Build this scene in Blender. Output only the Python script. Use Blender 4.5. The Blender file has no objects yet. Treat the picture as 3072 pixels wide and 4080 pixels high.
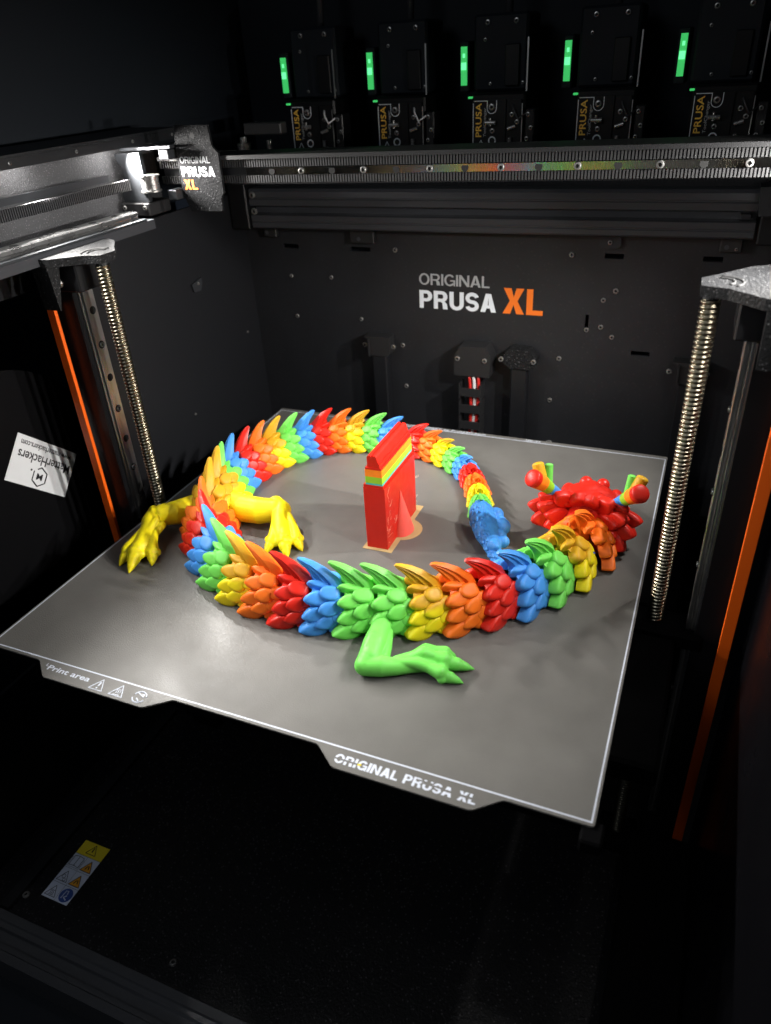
import bpy, bmesh, math, random
from mathutils import Vector, Matrix, noise
random.seed(7)
SC = bpy.context.scene
COL = SC.collection
U = 0.001                                   # all lengths below are millimetres
R = math.radians

# ------------------------------------------------------------------ camera
cam_d = bpy.data.cameras.new('camera')
cam = bpy.data.objects.new('camera', cam_d)
COL.objects.link(cam)
cam.matrix_world = Matrix(((0.9224, -0.1604, 0.3512, 0.1895),
                           (0.3826, 0.5020, -0.7757, -0.4020),
                           (-0.0519, 0.8499, 0.5244, 0.2949),
                           (0, 0, 0, 1)))
cam_d.sensor_fit = 'VERTICAL'
cam_d.sensor_height = 36.0
cam_d.sensor_width = 36.0
cam_d.lens = 36.0 * 2964.0 / 4080.0
cam_d.clip_start = 0.01
cam_d.clip_end = 20
cam_d.dof.use_dof = True
cam_d.dof.focus_distance = 0.50
cam_d.dof.aperture_fstop = 9.0
SC.camera = cam

# ------------------------------------------------------------------ world, exposure
w = bpy.data.worlds.new('World')
SC.world = w
w.use_nodes = True
w.node_tree.nodes['Background'].inputs[0].default_value = (0.55, 0.7, 1.0, 1)
w.node_tree.nodes['Background'].inputs[1].default_value = 0.012
SC.view_settings.view_transform = 'Standard'
SC.view_settings.look = 'None'
SC.view_settings.exposure = 0.0
SC.view_settings.gamma = 1.0
SC.view_settings.use_curve_mapping = False
SC.cycles.max_bounces = 8
SC.cycles.use_denoising = True

# ------------------------------------------------------------------ lamps: four LED modules under the lip of each side rail
LED_Y = (-255, -165, -75, 10, 101)
LED_W = {-1: (0.10, 0.34, 0.52, 0.50, 0.82), 1: (0.02, 0.12, 0.34, 0.92, 0.80)}
def led_lamp(side, y, watt):
    d = bpy.data.lights.new('led_light', 'AREA')
    d.shape = 'RECTANGLE'; d.size = 0.006; d.size_y = 0.020
    d.energy = watt
    d.color = (1.0, 0.97, 0.93)
    o = bpy.data.objects.new('led_light', d); COL.objects.link(o)
    o.location = (side * 0.2475, y * U, 0.2432)
    aim = Vector((-side * 0.86, 0.0, -0.51)); d.spread = R(104)
    o.rotation_euler = aim.to_track_quat('-Z', 'Y').to_euler()
for sd in (-1, 1):
    for yy, ww in zip(LED_Y, LED_W[sd]):
        led_lamp(sd, yy, ww)

# the dim room in front of the open printer
d = bpy.data.lights.new('room_light', 'AREA'); d.size = 0.35; d.energy = 1.1; d.color = (0.88, 0.94, 1.0)
o = bpy.data.objects.new('room_light', d); COL.objects.link(o); o.location = (-0.25, -0.62, 0.62)
o.rotation_euler = (Vector((0.0, -0.1, -0.2)) - o.location).to_track_quat('-Z', 'Y').to_euler()

# ------------------------------------------------------------------ materials
MATS = {}
def nn(nt, t, **kw):
    n = nt.nodes.new(t)
    for k, v in kw.items():
        setattr(n, k, v)
    return n
def mat(name, col, rough=0.5, metal=0.0, spec=0.5, bump=0.0, bscale=800.0, var=0.0, vscale=60.0, rvar=0.0, sss=0.0, coat=0.0, bdist=0.0003, speck=0.0, speckscale=900.0):
    m = bpy.data.materials.new(name); m.use_nodes = True
    nt = m.node_tree; b = nt.nodes['Principled BSDF']; L = nt.links
    b.inputs['Base Color'].default_value = (*col, 1)
    b.inputs['Roughness'].default_value = rough
    b.inputs['Metallic'].default_value = metal
    b.inputs['Specular IOR Level'].default_value = spec
    if coat:
        b.inputs['Coat Weight'].default_value = coat
        b.inputs['Coat Roughness'].default_value = 0.21
    if sss:
        b.inputs['Subsurface Weight'].default_value = sss
        b.inputs['Subsurface Radius'].default_value = (1.0, 0.6, 0.4)
        b.inputs['Subsurface Scale'].default_value = 0.0016
    tc = nn(nt, 'ShaderNodeNewGeometry')
    if bump:
        n = nn(nt, 'ShaderNodeTexNoise'); n.inputs['Scale'].default_value = bscale; n.inputs['Detail'].default_value = 3
        L.new(tc.outputs['Position'], n.inputs['Vector'])
        bp = nn(nt, 'ShaderNodeBump'); bp.inputs['Strength'].default_value = bump; bp.inputs['Distance'].default_value = bdist
        L.new(n.outputs['Fac'], bp.inputs['Height']); L.new(bp.outputs['Normal'], b.inputs['Normal'])
    if var:
        n = nn(nt, 'ShaderNodeTexNoise'); n.inputs['Scale'].default_value = vscale; n.inputs['Detail'].default_value = 5
        L.new(tc.outputs['Position'], n.inputs['Vector'])
        mr = nn(nt, 'ShaderNodeMapRange'); mr.inputs[1].default_value = 0.3; mr.inputs[2].default_value = 0.7
        mr.inputs[3].default_value = 1 - var; mr.inputs[4].default_value = 1 + var
        L.new(n.outputs['Fac'], mr.inputs[0])
        mx = nn(nt, 'ShaderNodeMix', data_type='RGBA', blend_type='MULTIPLY'); mx.inputs[0].default_value = 1
        mx.inputs[6].default_value = (*col, 1); L.new(mr.outputs[0], mx.inputs[7])
        L.new(mx.outputs[2], b.inputs['Base Color'])
    if rvar:
        n = nn(nt, 'ShaderNodeTexNoise'); n.inputs['Scale'].default_value = vscale * 1.7; n.inputs['Detail'].default_value = 4
        L.new(tc.outputs['Position'], n.inputs['Vector'])
        mr = nn(nt, 'ShaderNodeMapRange'); mr.inputs[1].default_value = 0.3; mr.inputs[2].default_value = 0.7
        mr.inputs[3].default_value = max(0.03, rough - rvar); mr.inputs[4].default_value = min(1, rough + rvar)
        L.new(n.outputs['Fac'], mr.inputs[0]); L.new(mr.outputs[0], b.inputs['Roughness'])
    if speck:        # fine metallic flecks in powder coat / dust
        v = nn(nt, 'ShaderNodeTexVoronoi'); v.inputs['Scale'].default_value = speckscale
        L.new(tc.outputs['Position'], v.inputs['Vector'])
        mr = nn(nt, 'ShaderNodeMapRange'); mr.inputs[1].default_value = 0.26; mr.inputs[2].default_value = 0.05
        mr.inputs[3].default_value = 0.0; mr.inputs[4].default_value = speck
        L.new(v.outputs['Distance'], mr.inputs[0])
        ms = nn(nt, 'ShaderNodeMix', data_type='RGBA'); ms.inputs[7].default_value = (0.6, 0.6, 0.62, 1)
        old = b.inputs['Base Color'].links
        if old:
            L.new(old[0].from_socket, ms.inputs[6])
        else:
            ms.inputs[6].default_value = (*col, 1)
        L.new(mr.outputs[0], ms.inputs[0]); L.new(ms.outputs[2], b.inputs['Base Color'])
    MATS[name] = m
    return m
def emit(name, col, strength):
    m = bpy.data.materials.new(name); m.use_nodes = True
    nt = m.node_tree; b = nt.nodes['Principled BSDF']
    b.inputs['Base Color'].default_value = (*col, 1)
    b.inputs['Emission Color'].default_value = (*col, 1)
    b.inputs['Emission Strength'].default_value = strength
    MATS[name] = m
    return m

mat('bed', (0.108, 0.104, 0.096), rough=0.50, spec=0.42, bump=0.5, bscale=1300, var=0.07, vscale=45, rvar=0.05, bdist=0.00030, coat=0.085)
mat('bed_edge', (0.30, 0.29, 0.27), rough=0.35, metal=0.6)
mat('bed_line', (0.55, 0.59, 0.68), rough=0.5)
mat('heater', (0.0015, 0.0015, 0.0018), rough=0.8, spec=0.05)
mat('panel', (0.0115, 0.0122, 0.0145), rough=0.5, spec=0.45, bump=0.5, bscale=900, var=0.12, vscale=40, bdist=0.0003, speck=0.018, speckscale=230)
mat('panel_plain', (0.0068, 0.0073, 0.009), rough=0.45, spec=0.4, bump=0.3, bscale=700)
mat('gloss_black', (0.004, 0.004, 0.005), rough=0.24, spec=0.2, rvar=0.05, vscale=12)
mat('dark', (0.0035, 0.006, 0.010), rough=0.7, spec=0.3)
mat('floor_black', (0.006, 0.006, 0.007), rough=0.4, spec=0.3, bump=0.8, bscale=650, bdist=0.0005, speck=0.09, speckscale=300)
mat('side_sheet', (0.065, 0.065, 0.068), rough=0.6, spec=0.15, bump=1.0, bscale=700, bdist=0.0006, speck=0.25, speckscale=620)
mat('plastic', (0.010, 0.010, 0.011), rough=0.55, bump=0.3, bscale=1200)
mat('print_grey', (0.008, 0.0083, 0.009), rough=0.55, spec=0.2, bump=1.0, bscale=700, bdist=0.0009, speck=0.14, speckscale=430)
mat('anodised', (0.085, 0.088, 0.098), rough=0.30, metal=0.5, bump=0.1, bscale=400)
mat('aluminium', (0.038, 0.041, 0.046), rough=0.5, metal=0.6, bump=0.1, bscale=500)
mat('steel', (0.30, 0.295, 0.285), rough=0.30, metal=0.7, rvar=0.08, vscale=150)
mat('rail_steel', (0.60, 0.585, 0.56), rough=0.34, metal=1.0, rvar=0.04, vscale=60)
mat('bright_rail', (0.36, 0.36, 0.36), rough=0.3, metal=0.9, rvar=0.08, vscale=40)
mat('thread_steel', (0.23, 0.205, 0.15), rough=0.30, metal=1.0)
mat('gantry_steel', (0.26, 0.26, 0.25), rough=0.18, metal=1.0, rvar=0.04, vscale=60)
mat('cover_grey', (0.0075, 0.0078, 0.0085), rough=0.65, spec=0.08, bump=0.8, bscale=700, bdist=0.0006, speck=0.12, speckscale=430)
mat('hole', (0.004, 0.004, 0.004), rough=0.8)
mat('rubber', (0.030, 0.030, 0.033), rough=0.6)
mat('rubber_light', (0.03, 0.03, 0.031), rough=0.5)
mat('column_black', (0.006, 0.006, 0.007), rough=0.4, spec=0.35)
mat('orange_trim', (0.82, 0.115, 0.004), rough=0.45)
mat('ink_white', (0.72, 0.76, 0.80), rough=0.5)
mat('ink_grey', (0.36, 0.37, 0.38), rough=0.5)
mat('ink_orange', (0.82, 0.17, 0.012), rough=0.5)
mat('ink_black', (0.015, 0.015, 0.017), rough=0.5)
mat('ink_gold', (0.85, 0.50, 0.07), rough=0.4)
mat('pcb', (0.0035, 0.0035, 0.004), rough=0.45, spec=0.25)
mat('paper', (0.66, 0.67, 0.68), rough=0.5, var=0.03)
mat('paper_blue', (0.45, 0.50, 0.62), rough=0.5, var=0.05)
mat('paper_yellow', (0.62, 0.50, 0.02), rough=0.5)
mat('sign_orange', (0.60, 0.27, 0.02), rough=0.5)
mat('sign_blue', (0.02, 0.06, 0.25), rough=0.5)
mat('wire_red', (0.55, 0.02, 0.015), rough=0.4)
mat('wire_white', (0.65, 0.65, 0.65), rough=0.4)
mat('spool_black', (0.004, 0.004, 0.0045), rough=0.35, spec=0.1)
mat('coil', (0.05, 0.018, 0.006), rough=0.5)
mat('string', (0.85, 0.62, 0.50), rough=0.4)
emit('led_green', (0.05, 0.60, 0.14), 0.75)
emit('led_green_hot', (0.16, 0.95, 0.40), 1.1)
emit('led_white', (1.0, 0.97, 0.93), 70.0)
PLA = {}
def pla(name, col, rough=0.50):
    PLA[name] = mat('pla_' + name, col, rough=rough, spec=0.30, var=0.05, vscale=120, rvar=0.07, sss=0.14, bump=0.10, bscale=420, bdist=0.00025)
pla('red', (0.568, 0.017, 0.0086), 0.40)
pla('orange', (0.757, 0.145, 0.0088))
pla('green', (0.145, 0.572, 0.0836))
pla('blue', (0.051, 0.244, 0.6440))
pla('yellow', (0.722, 0.585, 0.0069))
pla('lemon', (0.722, 0.602, 0.0052))
pla('tan', (0.40, 0.275, 0.125), 0.5)
pla('lime', (0.25, 0.50, 0.025))
pla('tower_red', (0.48, 0.014, 0.007), 0.40)
for l_ in list(PLA['tower_red'].node_tree.nodes['Principled BSDF'].inputs['Normal'].links): PLA['tower_red'].node_tree.links.remove(l_)
pla('teal', (0.05, 0.42, 0.40))
pla('amber', (0.80, 0.21, 0.012))
pla('cobalt', (0.02, 0.05, 0.42))
pla('rose', (0.72, 0.09, 0.07))
# the yellow spool was swapped for a golden one part way up the print: colour by printed height
m = PLA['yellow']; nt = m.node_tree; b = nt.nodes['Principled BSDF']
g = nn(nt, 'ShaderNodeNewGeometry'); sx = nn(nt, 'ShaderNodeSeparateXYZ'); nt.links.new(g.outputs['Position'], sx.inputs[0])
nz = nn(nt, 'ShaderNodeTexNoise'); nz.inputs['Scale'].default_value = 90; nt.links.new(g.outputs['Position'], nz.inputs['Vector'])
ad = nn(nt, 'ShaderNodeMath', operation='MULTIPLY_ADD'); ad.inputs[1].default_value = 0.006; nt.links.new(nz.outputs['Fac'], ad.inputs[0]); nt.links.new(sx.outputs['Z'], ad.inputs[2])
mr = nn(nt, 'ShaderNodeMapRange'); mr.inputs[1].default_value = 0.0205; mr.inputs[2].default_value = 0.0235; nt.links.new(ad.outputs[0], mr.inputs[0])
mx = nn(nt, 'ShaderNodeMix', data_type='RGBA'); mx.inputs[6].default_value = (0.72, 0.585, 0.007, 1); mx.inputs[7].default_value = (0.55, 0.30, 0.011, 1)
nt.links.new(mr.outputs[0], mx.inputs[0]); nt.links.new(mx.outputs[2], b.inputs['Base Color'])
M = MATS

# ------------------------------------------------------------------ helpers
WL = {}                                      # world location (m) of empties
def link(o, parent=None):
    COL.objects.link(o)
    if parent is not None:
        o.parent = parent
        o.matrix_parent_inverse = Matrix.Translation(-WL.get(parent.name, Vector((0, 0, 0))))
    return o
def tag(o, label=None, cat=None, group=None, kind=None):
    if label: o['label'] = label
    if cat: o['category'] = cat
    if group: o['group'] = group
    if kind: o['kind'] = kind
    return o
def thing(name, loc, label, cat, group=None):
    o = bpy.data.objects.new(name, None); COL.objects.link(o)
    o.empty_display_size = 0.01
    o.location = Vector(loc) * U
    WL[o.name] = Vector(loc) * U
    return tag(o, label, cat, group)
class MB:
    def __init__(s): s.v = []; s.f = []; s.mi = []; s.cur = 0
    def add(s, v, f):
        n = len(s.v); s.v += [tuple(q) for q in v]; s.f += [tuple(i + n for i in q) for q in f]; s.mi += [s.cur] * len(f); return s
    def box(s, x0, x1, y0, y1, z0, z1):
        v = [(x, y, z) for z in (z0, z1) for y in (y0, y1) for x in (x0, x1)]
        return s.add(v, [(0, 2, 3, 1), (4, 5, 7, 6), (0, 1, 5, 4), (2, 6, 7, 3), (0, 4, 6, 2), (1, 3, 7, 5)])
    def bbox(s, x0, x1, y0, y1, z0, z1, c=0.5):          # box with chamfered edges
        bm = bmesh.new(); bmesh.ops.create_cube(bm, size=1)
        for v in bm.verts:
            v.co = Vector(((x0 + x1) / 2 + v.co.x * (x1 - x0), (y0 + y1) / 2 + v.co.y * (y1 - y0), (z0 + z1) / 2 + v.co.z * (z1 - z0)))
        bmesh.ops.bevel(bm, geom=bm.edges[:], offset=c, segments=1, affect='EDGES')
        return s.bm(bm)
    def bm(s, bm):
        bm.verts.index_update()
        s.add([v.co[:] for v in bm.verts], [[v.index for v in f.verts] for f in bm.faces]); bm.free(); return s
    def prism(s, pts, lo, hi, axis='z'):                 # pts polygon in the plane across axis
        n = len(pts)
        def P(a, b, h): return {'z': (a, b, h), 'y': (a, h, b), 'x': (h, a, b)}[axis]
        v = [P(a, b, lo) for a, b in pts] + [P(a, b, hi) for a, b in pts]
        f = [tuple(range(n))[::-1], tuple(range(n, 2 * n))] + [(i, (i + 1) % n, n + (i + 1) % n, n + i) for i in range(n)]
        return s.add(v, f)
    def cyl(s, p, q, r0, r1=None, n=16):
        p = Vector(p); q = Vector(q); r1 = r0 if r1 is None else r1
        d = (q - p).normalized(); a = d.orthogonal().normalized(); b = d.cross(a)
        v = []
        for c, r in ((p, r0), (q, r1)):
            for i in range(n):
                t = 2 * math.pi * i / n; v.append(c + a * r * math.cos(t) + b * r * math.sin(t))
        return s.add(v, [tuple(range(n))[::-1], tuple(range(n, 2 * n))] + [(i, (i + 1) % n, n + (i + 1) % n, n + i) for i in range(n)])
    def tube(s, pts, r, n=6):
        pts = [Vector(p) for p in pts]; v = []; a = None
        for i, p in enumerate(pts):
            d = (pts[min(i + 1, len(pts) - 1)] - pts[max(i - 1, 0)]).normalized()
            a = d.orthogonal().normalized() if a is None else (a - d * a.dot(d)).normalized()
            b = d.cross(a); rr = r[i] if isinstance(r, (list, tuple)) else r
            v += [p + a * rr * math.cos(2 * math.pi * k / n) + b * rr * math.sin(2 * math.pi * k / n) for k in range(n)]
        f = [tuple(range(n))[::-1], tuple(range(len(v) - n, len(v)))]
        for i in range(len(pts) - 1):
            f += [(i * n + k, i * n + (k + 1) % n, (i + 1) * n + (k + 1) % n, (i + 1) * n + k) for k in range(n)]
        return s.add(v, f)
    def sphere(s, c, r, nu=14, nv=9, M_=None):
        if not hasattr(r, '__len__'): r = (r, r, r)
        v = [Vector((0, 0, r[2]))]
        for j in range(1, nv):
            t = math.pi * j / nv
            for i in range(nu):
                p = 2 * math.pi * i / nu; v.append(Vector((r[0] * math.sin(t) * math.cos(p), r[1] * math.sin(t) * math.sin(p), r[2] * math.cos(t))))
        v.append(Vector((0, 0, -r[2])))
        f = [(0, 1 + i, 1 + (i + 1) % nu) for i in range(nu)]
        for j in range(nv - 2):
            f += [(1 + j * nu + i, 1 + (j + 1) * nu + i, 1 + (j + 1) * nu + (i + 1) % nu, 1 + j * nu + (i + 1) % nu) for i in range(nu)]
        e = len(v) - 1; o = 1 + (nv - 2) * nu
        f += [(o + i, e, o + (i + 1) % nu) for i in range(nu)]
        if M_ is not None: v = [M_ @ q for q in v]
        return s.add([q + Vector(c) for q in v], f)
    def mesh(s, name, mats, smooth=False):
        me = bpy.data.meshes.new(name)
        me.from_pydata([(a * U, b * U, c * U) for a, b, c in s.v], [], s.f)
        if mats:
            for q in (mats if isinstance(mats, (list, tuple)) else [mats]): me.materials.append(q)
        if any(s.mi): me.polygons.foreach_set('material_index', s.mi)
        if smooth: me.polygons.foreach_set('use_smooth', [True] * len(s.f))
        bmm = bmesh.new(); bmm.from_mesh(me); bmesh.ops.recalc_face_normals(bmm, faces=bmm.faces); bmm.to_mesh(me); bmm.free()
        me.update()
        return me
    def build(s, name, mats, parent=None, smooth=False):
        return link(bpy.data.objects.new(name, s.mesh(name, mats, smooth)), parent)
def autosmooth(o, deg=40):
    me = o.data; me.polygons.foreach_set('use_smooth', [True] * len(me.polygons))
    try: me.set_sharp_from_angle(angle=R(deg))
    except Exception: pass
    return o
def text_bm(s, size, bold=0.0, extrude=0.15, spacing=1.0, align='LEFT', shear=0):
    cu = bpy.data.curves.new('t', 'FONT'); cu.body = s; cu.size = size; cu.offset = bold; cu.extrude = extrude
    cu.space_character = spacing; cu.align_x = align; cu.shear = shear; cu.resolution_u = 3
    o = bpy.data.objects.new('t', cu); COL.objects.link(o)
    dg = bpy.context.evaluated_depsgraph_get(); dg.update()
    me = bpy.data.meshes.new_from_object(o.evaluated_get(dg))
    bm = bmesh.new(); bm.from_mesh(me)
    bpy.data.objects.remove(o); bpy.data.curves.remove(cu); bpy.data.meshes.remove(me)
    return bm
def arcpts(cx, cy, rx, ry, a0, a1, n=14):
    return [(cx + rx * math.cos(R(a0 + (a1 - a0) * i / n)), cy + ry * math.sin(R(a0 + (a1 - a0) * i / n))) for i in range(n + 1)]
def thick(path, t):
    L_, R_ = [], []
    for i, p in enumerate(path):
        a = Vector(path[max(i - 1, 0)]); c = Vector(path[min(i + 1, len(path) - 1)]); d = (c - a).normalized(); nv = Vector((-d.y, d.x)) * t / 2
        L_.append(tuple(Vector(p) + nv)); R_.append(tuple(Vector(p) - nv))
    return L_ + R_[::-1]
def glyph(ch, t):
    """grotesque capitals: (width, list of [outline, holes...])"""
    if ch == 'I': return t, [[[(0, 0), (t, 0), (t, 1), (0, 1)]]]
    if ch == 'L': return .56, [[[(0, 0), (.56, 0), (.56, t * .9), (t, t * .9), (t, 1), (0, 1)]]]
    if ch == 'X':
        w = .74; k = t * 1.25
        return w, [[[(0, 0), (k, 0), (w / 2, .5 - k * .55), (w - k, 0), (w, 0), (w / 2 + k * .5, .51), (w - .02, 1), (w - .02 - k, 1), (w / 2, .51 + k * .55), (k + .02, 1), (.02, 1), (w / 2 - k * .5, .51)]]]
    if ch == 'N': w = .74; return w, [[[(0, 0), (t * .95, 0), (t * .95, .70), (w - t * 1.1, 0), (w, 0), (w, 1), (w - t * .95, 1), (w - t * .95, .30), (t * 1.1, 1), (0, 1)]]]
    if ch == 'A':
        w = .76; k = t * 1.1
        return w, [[[(0, 0), (k, 0), (k + .07, .21), (w - k - .07, .21), (w - k, 0), (w, 0), (w / 2 + k * .56, 1), (w / 2 - k * .56, 1)], [(k + .125, .21 + t * .8), (w / 2, .80), (w - k - .125, .21 + t * .8)]]]
    if ch in 'PR':
        w = .66 if ch == 'P' else .70; y0 = .38 if ch == 'P' else .40; ry = (1 - y0) / 2; cx = w - ry * .95
        bowl = arcpts(cx, 1 - ry, ry * .95, ry, -90, 90, 12); hole = [(t, y0 + t * .85)] + arcpts(cx, 1 - ry, ry * .95 - t, ry - t * .85, -90, 90, 10) + [(t, 1 - t * .85)]
        if ch == 'P': return w, [[[(0, 0), (t, 0), (t, y0)] + bowl + [(0, 1)], hole]]
        return w + .03, [[[(0, 0), (t, 0), (t, y0), (.36, y0), (.44, .33), (.47, 0), (.71, 0), (.67, .30), (.55, .435)] + bowl[3:] + [(0, 1)], hole]]
    if ch == 'O': w = .80; return w, [[arcpts(w / 2, .5, w / 2, .515, 0, 345, 23), arcpts(w / 2, .5, w / 2 - t, .515 - t * .92, 0, 345, 23)]]
    if ch == 'U': w = .72; return w, [[[(0, 1)] + arcpts(w / 2, .35, w / 2, .365, 180, 360, 14) + [(w, 1), (w - t, 1)] + arcpts(w / 2, .35, w / 2 - t, .365 - t * .92, 360, 180, 12) + [(t, 1)]]]
    if ch == 'S':
        w = .68; rx = (w - t) / 2; ry = (1.03 - t * .92) / 4; c1 = 1.015 - t * .46 - ry; c2 = -.015 + t * .46 + ry
        return w, [[thick(arcpts(w / 2, c1, rx, ry, 12, 250, 18) + arcpts(w / 2, c2, rx, ry, 70, -168, 18), t * .95)]]
    if ch == 'G':
        w = .80; return w, [[thick(arcpts(w / 2, .5, (w - t) / 2, .515 - t * .46, 38, 322, 22), t * .95)], [[(.44, .40), (w - t * .75, .40), (w - t * .75, 0), (w, 0), (w, .40 + t * .8), (.44, .40 + t * .8)]]]
    return .30, []
def word_bm(s, t, gap=.075):
    from mathutils.geometry import tessellate_polygon
    bm = bmesh.new(); x = 0.0; k = 0
    for ch in s:
        w, polys = glyph(ch, t)
        for pl in polys:
            k += 1; flat = [Vector((x + a, c, .0)) for loop in pl for a, c in loop]
            vs = [bm.verts.new((p.x, p.y, 1.0 + .08 * (k % 2))) for p in flat]
            for tri_ in tessellate_polygon([[Vector((x + a, c, 0)) for a, c in loop] for loop in pl]):
                try: bm.faces.new([vs[i] for i in tri_])
                except ValueError: pass
        x += w + gap
    return bm
def fit_text(mb, s, x0, x1, y0, capsize, xf, bold=0.0, extrude=0.12, cuts=None, thin=False):
    """lettering from x0 to x1 with baseline y0 and cap height capsize; xf maps (x, y, h) to the place (mm)"""
    own = all(ch in 'ORIGNALPUSX ' for ch in s) and not thin
    bm = word_bm(s, {0: .15, 1: .21}[bold > .3]) if own else text_bm(s, 10.0, bold, 0.5)
    xs = [v.co.x for v in bm.verts]; ys = [v.co.y for v in bm.verts]
    a, b_ = min(xs), max(xs); lo, hi = 0.0, (1.0 if own else max(ys))
    if cuts:
        for (cx0, cx1, cy0, cy1) in cuts:     # worn-away strips, in fractions of the line of letters
            X0, X1 = a + (b_ - a) * cx0, a + (b_ - a) * cx1; Y0, Y1 = hi * cy0, hi * cy1
            for co, no in (((X0, 0, 0), (1, 0, 0)), ((X1, 0, 0), (1, 0, 0)), ((0, Y0, 0), (0, 1, 0)), ((0, Y1, 0), (0, 1, 0))):
                bmesh.ops.bisect_plane(bm, geom=bm.verts[:] + bm.edges[:] + bm.faces[:], plane_co=co, plane_no=no)
            kill = [f for f in bm.faces if X0 < f.calc_center_median().x < X1 and Y0 < f.calc_center_median().y < Y1]
            bmesh.ops.delete(bm, geom=kill, context='FACES')
    for v in bm.verts:
        x = x0 + (v.co.x - a) / (b_ - a) * (x1 - x0); y = y0 + v.co.y / hi * capsize
        h = extrude * (v.co.z if own else 1.0) if v.co.z > 0 else 0.0
        v.co = Vector(xf(x, y, h))
    return mb.bm(bm)
def copy_tree(o, parent=None, dx=(0, 0, 0)):
    c = o.copy(); COL.objects.link(c)
    if parent is not None:
        c.parent = parent; c.matrix_parent_inverse = o.matrix_parent_inverse.copy()
    else:
        c.location = o.location + Vector(dx) * U
        WL[c.name] = c.location.copy()
    for ch in o.children: copy_tree(ch, c)
    return c
def organic(name, build, voxel=0.7, smooth=2, mats=None, parent=None):
    """a continuous skin grown over overlapping limbs"""
    mb = MB(); build(mb)
    o = mb.build('tmp', None)
    r = o.modifiers.new('r', 'REMESH'); r.mode = 'VOXEL'; r.voxel_size = voxel * U
    s = o.modifiers.new('s', 'SMOOTH'); s.factor = 0.5; s.iterations = smooth
    dg = bpy.context.evaluated_depsgraph_get(); dg.update()
    me = bpy.data.meshes.new_from_object(o.evaluated_get(dg)); me.name = name
    bpy.data.objects.remove(o)
    me.materials.clear()
    for q in (mats if isinstance(mats, (list, tuple)) else [mats]): me.materials.append(q)
    me.polygons.foreach_set('use_smooth', [True] * len(me.polygons))
    return link(bpy.data.objects.new(name, me), parent)

def screw_mesh(r=2.4, h=1.4):
    mb = MB(); n = 14
    prof = [(r, 0), (r, h * .45), (r * .82, h * .9), (r * .52, h), (r * .5, h * .35)]
    v = []
    for rr, z in prof:
        v += [(rr * math.cos(2 * math.pi * i / n), rr * math.sin(2 * math.pi * i / n), z) for i in range(n)]
    f = []
    for j in range(len(prof) - 1):
        f += [(j * n + i, j * n + (i + 1) % n, (j + 1) * n + (i + 1) % n, (j + 1) * n + i) for i in range(n)]
    mb.add(v, f); mb.cur = 1
    mb.add([v[(len(prof) - 1) * n + i] for i in range(n)], [tuple(range(n))])
    me = mb.mesh('screw', [M['steel'], M['hole']])
    me.polygons.foreach_set('use_smooth', [True] * len(me.polygons))
    try: me.set_sharp_from_angle(angle=R(35))
    except Exception: pass
    return me
SCREW = screw_mesh()
def screw(p, normal, parent, s=1.0, name='screw', mesh=None):
    o = bpy.data.objects.new(name, mesh or SCREW)
    q = Vector(normal).to_track_quat('Z', 'Y')
    o.matrix_world = Matrix.Translation(Vector(p) * U) @ q.to_matrix().to_4x4() @ Matrix.Rotation(random.uniform(0, 6), 4, 'Z') @ Matrix.Scale(s, 4)
    COL.objects.link(o)
    if parent is not None:
        o.parent = parent; o.matrix_parent_inverse = Matrix.Translation(-WL.get(parent.name, Vector((0, 0, 0))))
    return o

# ================================================================== SETTING
floor = MB().box(-415, 300, -223.5, 300, -262, -250).build('floor', M['floor_black']); tag(floor, kind='structure')
for p in ((-225.8, -208.5), (-85.3, -209.3), (85, -209.5), (211.1, 66.2), (211.5, -65), (-211, 66)):
    screw((p[0], p[1], -250), (0, 0, 1), floor, 1.15)
MB().box(-237, -228, -223, 240, -249.99, -246).build('flange', M['panel_plain'], floor)
MB().box(228, 237, -223, 240, -249.99, -246).build('flange', M['panel_plain'], floor)

# back wall: one sheet with real slots cut through it
def plate_with_holes(x0, x1, z0, z1, y0, y1, holes):
    xs = sorted({x0, x1, *[h[0] for h in holes], *[h[1] for h in holes]}); zs = sorted({z0, z1, *[h[2] for h in holes], *[h[3] for h in holes]})
    mb = MB()
    ix = {}
    for k, y in enumerate((y0, y1)):
        for i, x in enumerate(xs):
            for j, z in enumerate(zs): ix[(i, j, k)] = len(mb.v); mb.v.append((x, y, z))
    solid = {}
    for i in range(len(xs) - 1):
        for j in range(len(zs) - 1):
            cx, cz = (xs[i] + xs[i + 1]) / 2, (zs[j] + zs[j + 1]) / 2
            solid[(i, j)] = not any(h[0] < cx < h[1] and h[2] < cz < h[3] for h in holes)
    def q(*a): mb.f.append(tuple(ix[t] for t in a)); mb.mi.append(0)
    for (i, j), s in solid.items():
        if not s: continue
        q((i, j, 0), (i + 1, j, 0), (i + 1, j + 1, 0), (i, j + 1, 0)); q((i, j, 1), (i, j + 1, 1), (i + 1, j + 1, 1), (i + 1, j, 1))
        for di, dj, a, c in ((-1, 0, (i, j), (i, j + 1)), (1, 0, (i + 1, j), (i + 1, j + 1)), (0, -1, (i, j), (i + 1, j)), (0, 1, (i, j + 1), (i + 1, j + 1))):
            if not solid.get((i + di, j + dj), False): q((*a, 0), (*c, 0), (*c, 1), (*a, 1))
    return mb
slots = [(-197.3, -180.4, 139, 143), (-125.3, -105, 138.5, 142.5), (106.9, 122, 141, 145), (182.6, 197, 141.6, 145.6), (136.9, 152.3, 60.4, 64.4), (95.6, 98.6, 81.8, 93.2)]
back = plate_with_holes(-240, 240, -250, 205, 250, 252.5, slots).build('wall_back', M['panel']); tag(back, kind='structure')
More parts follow.
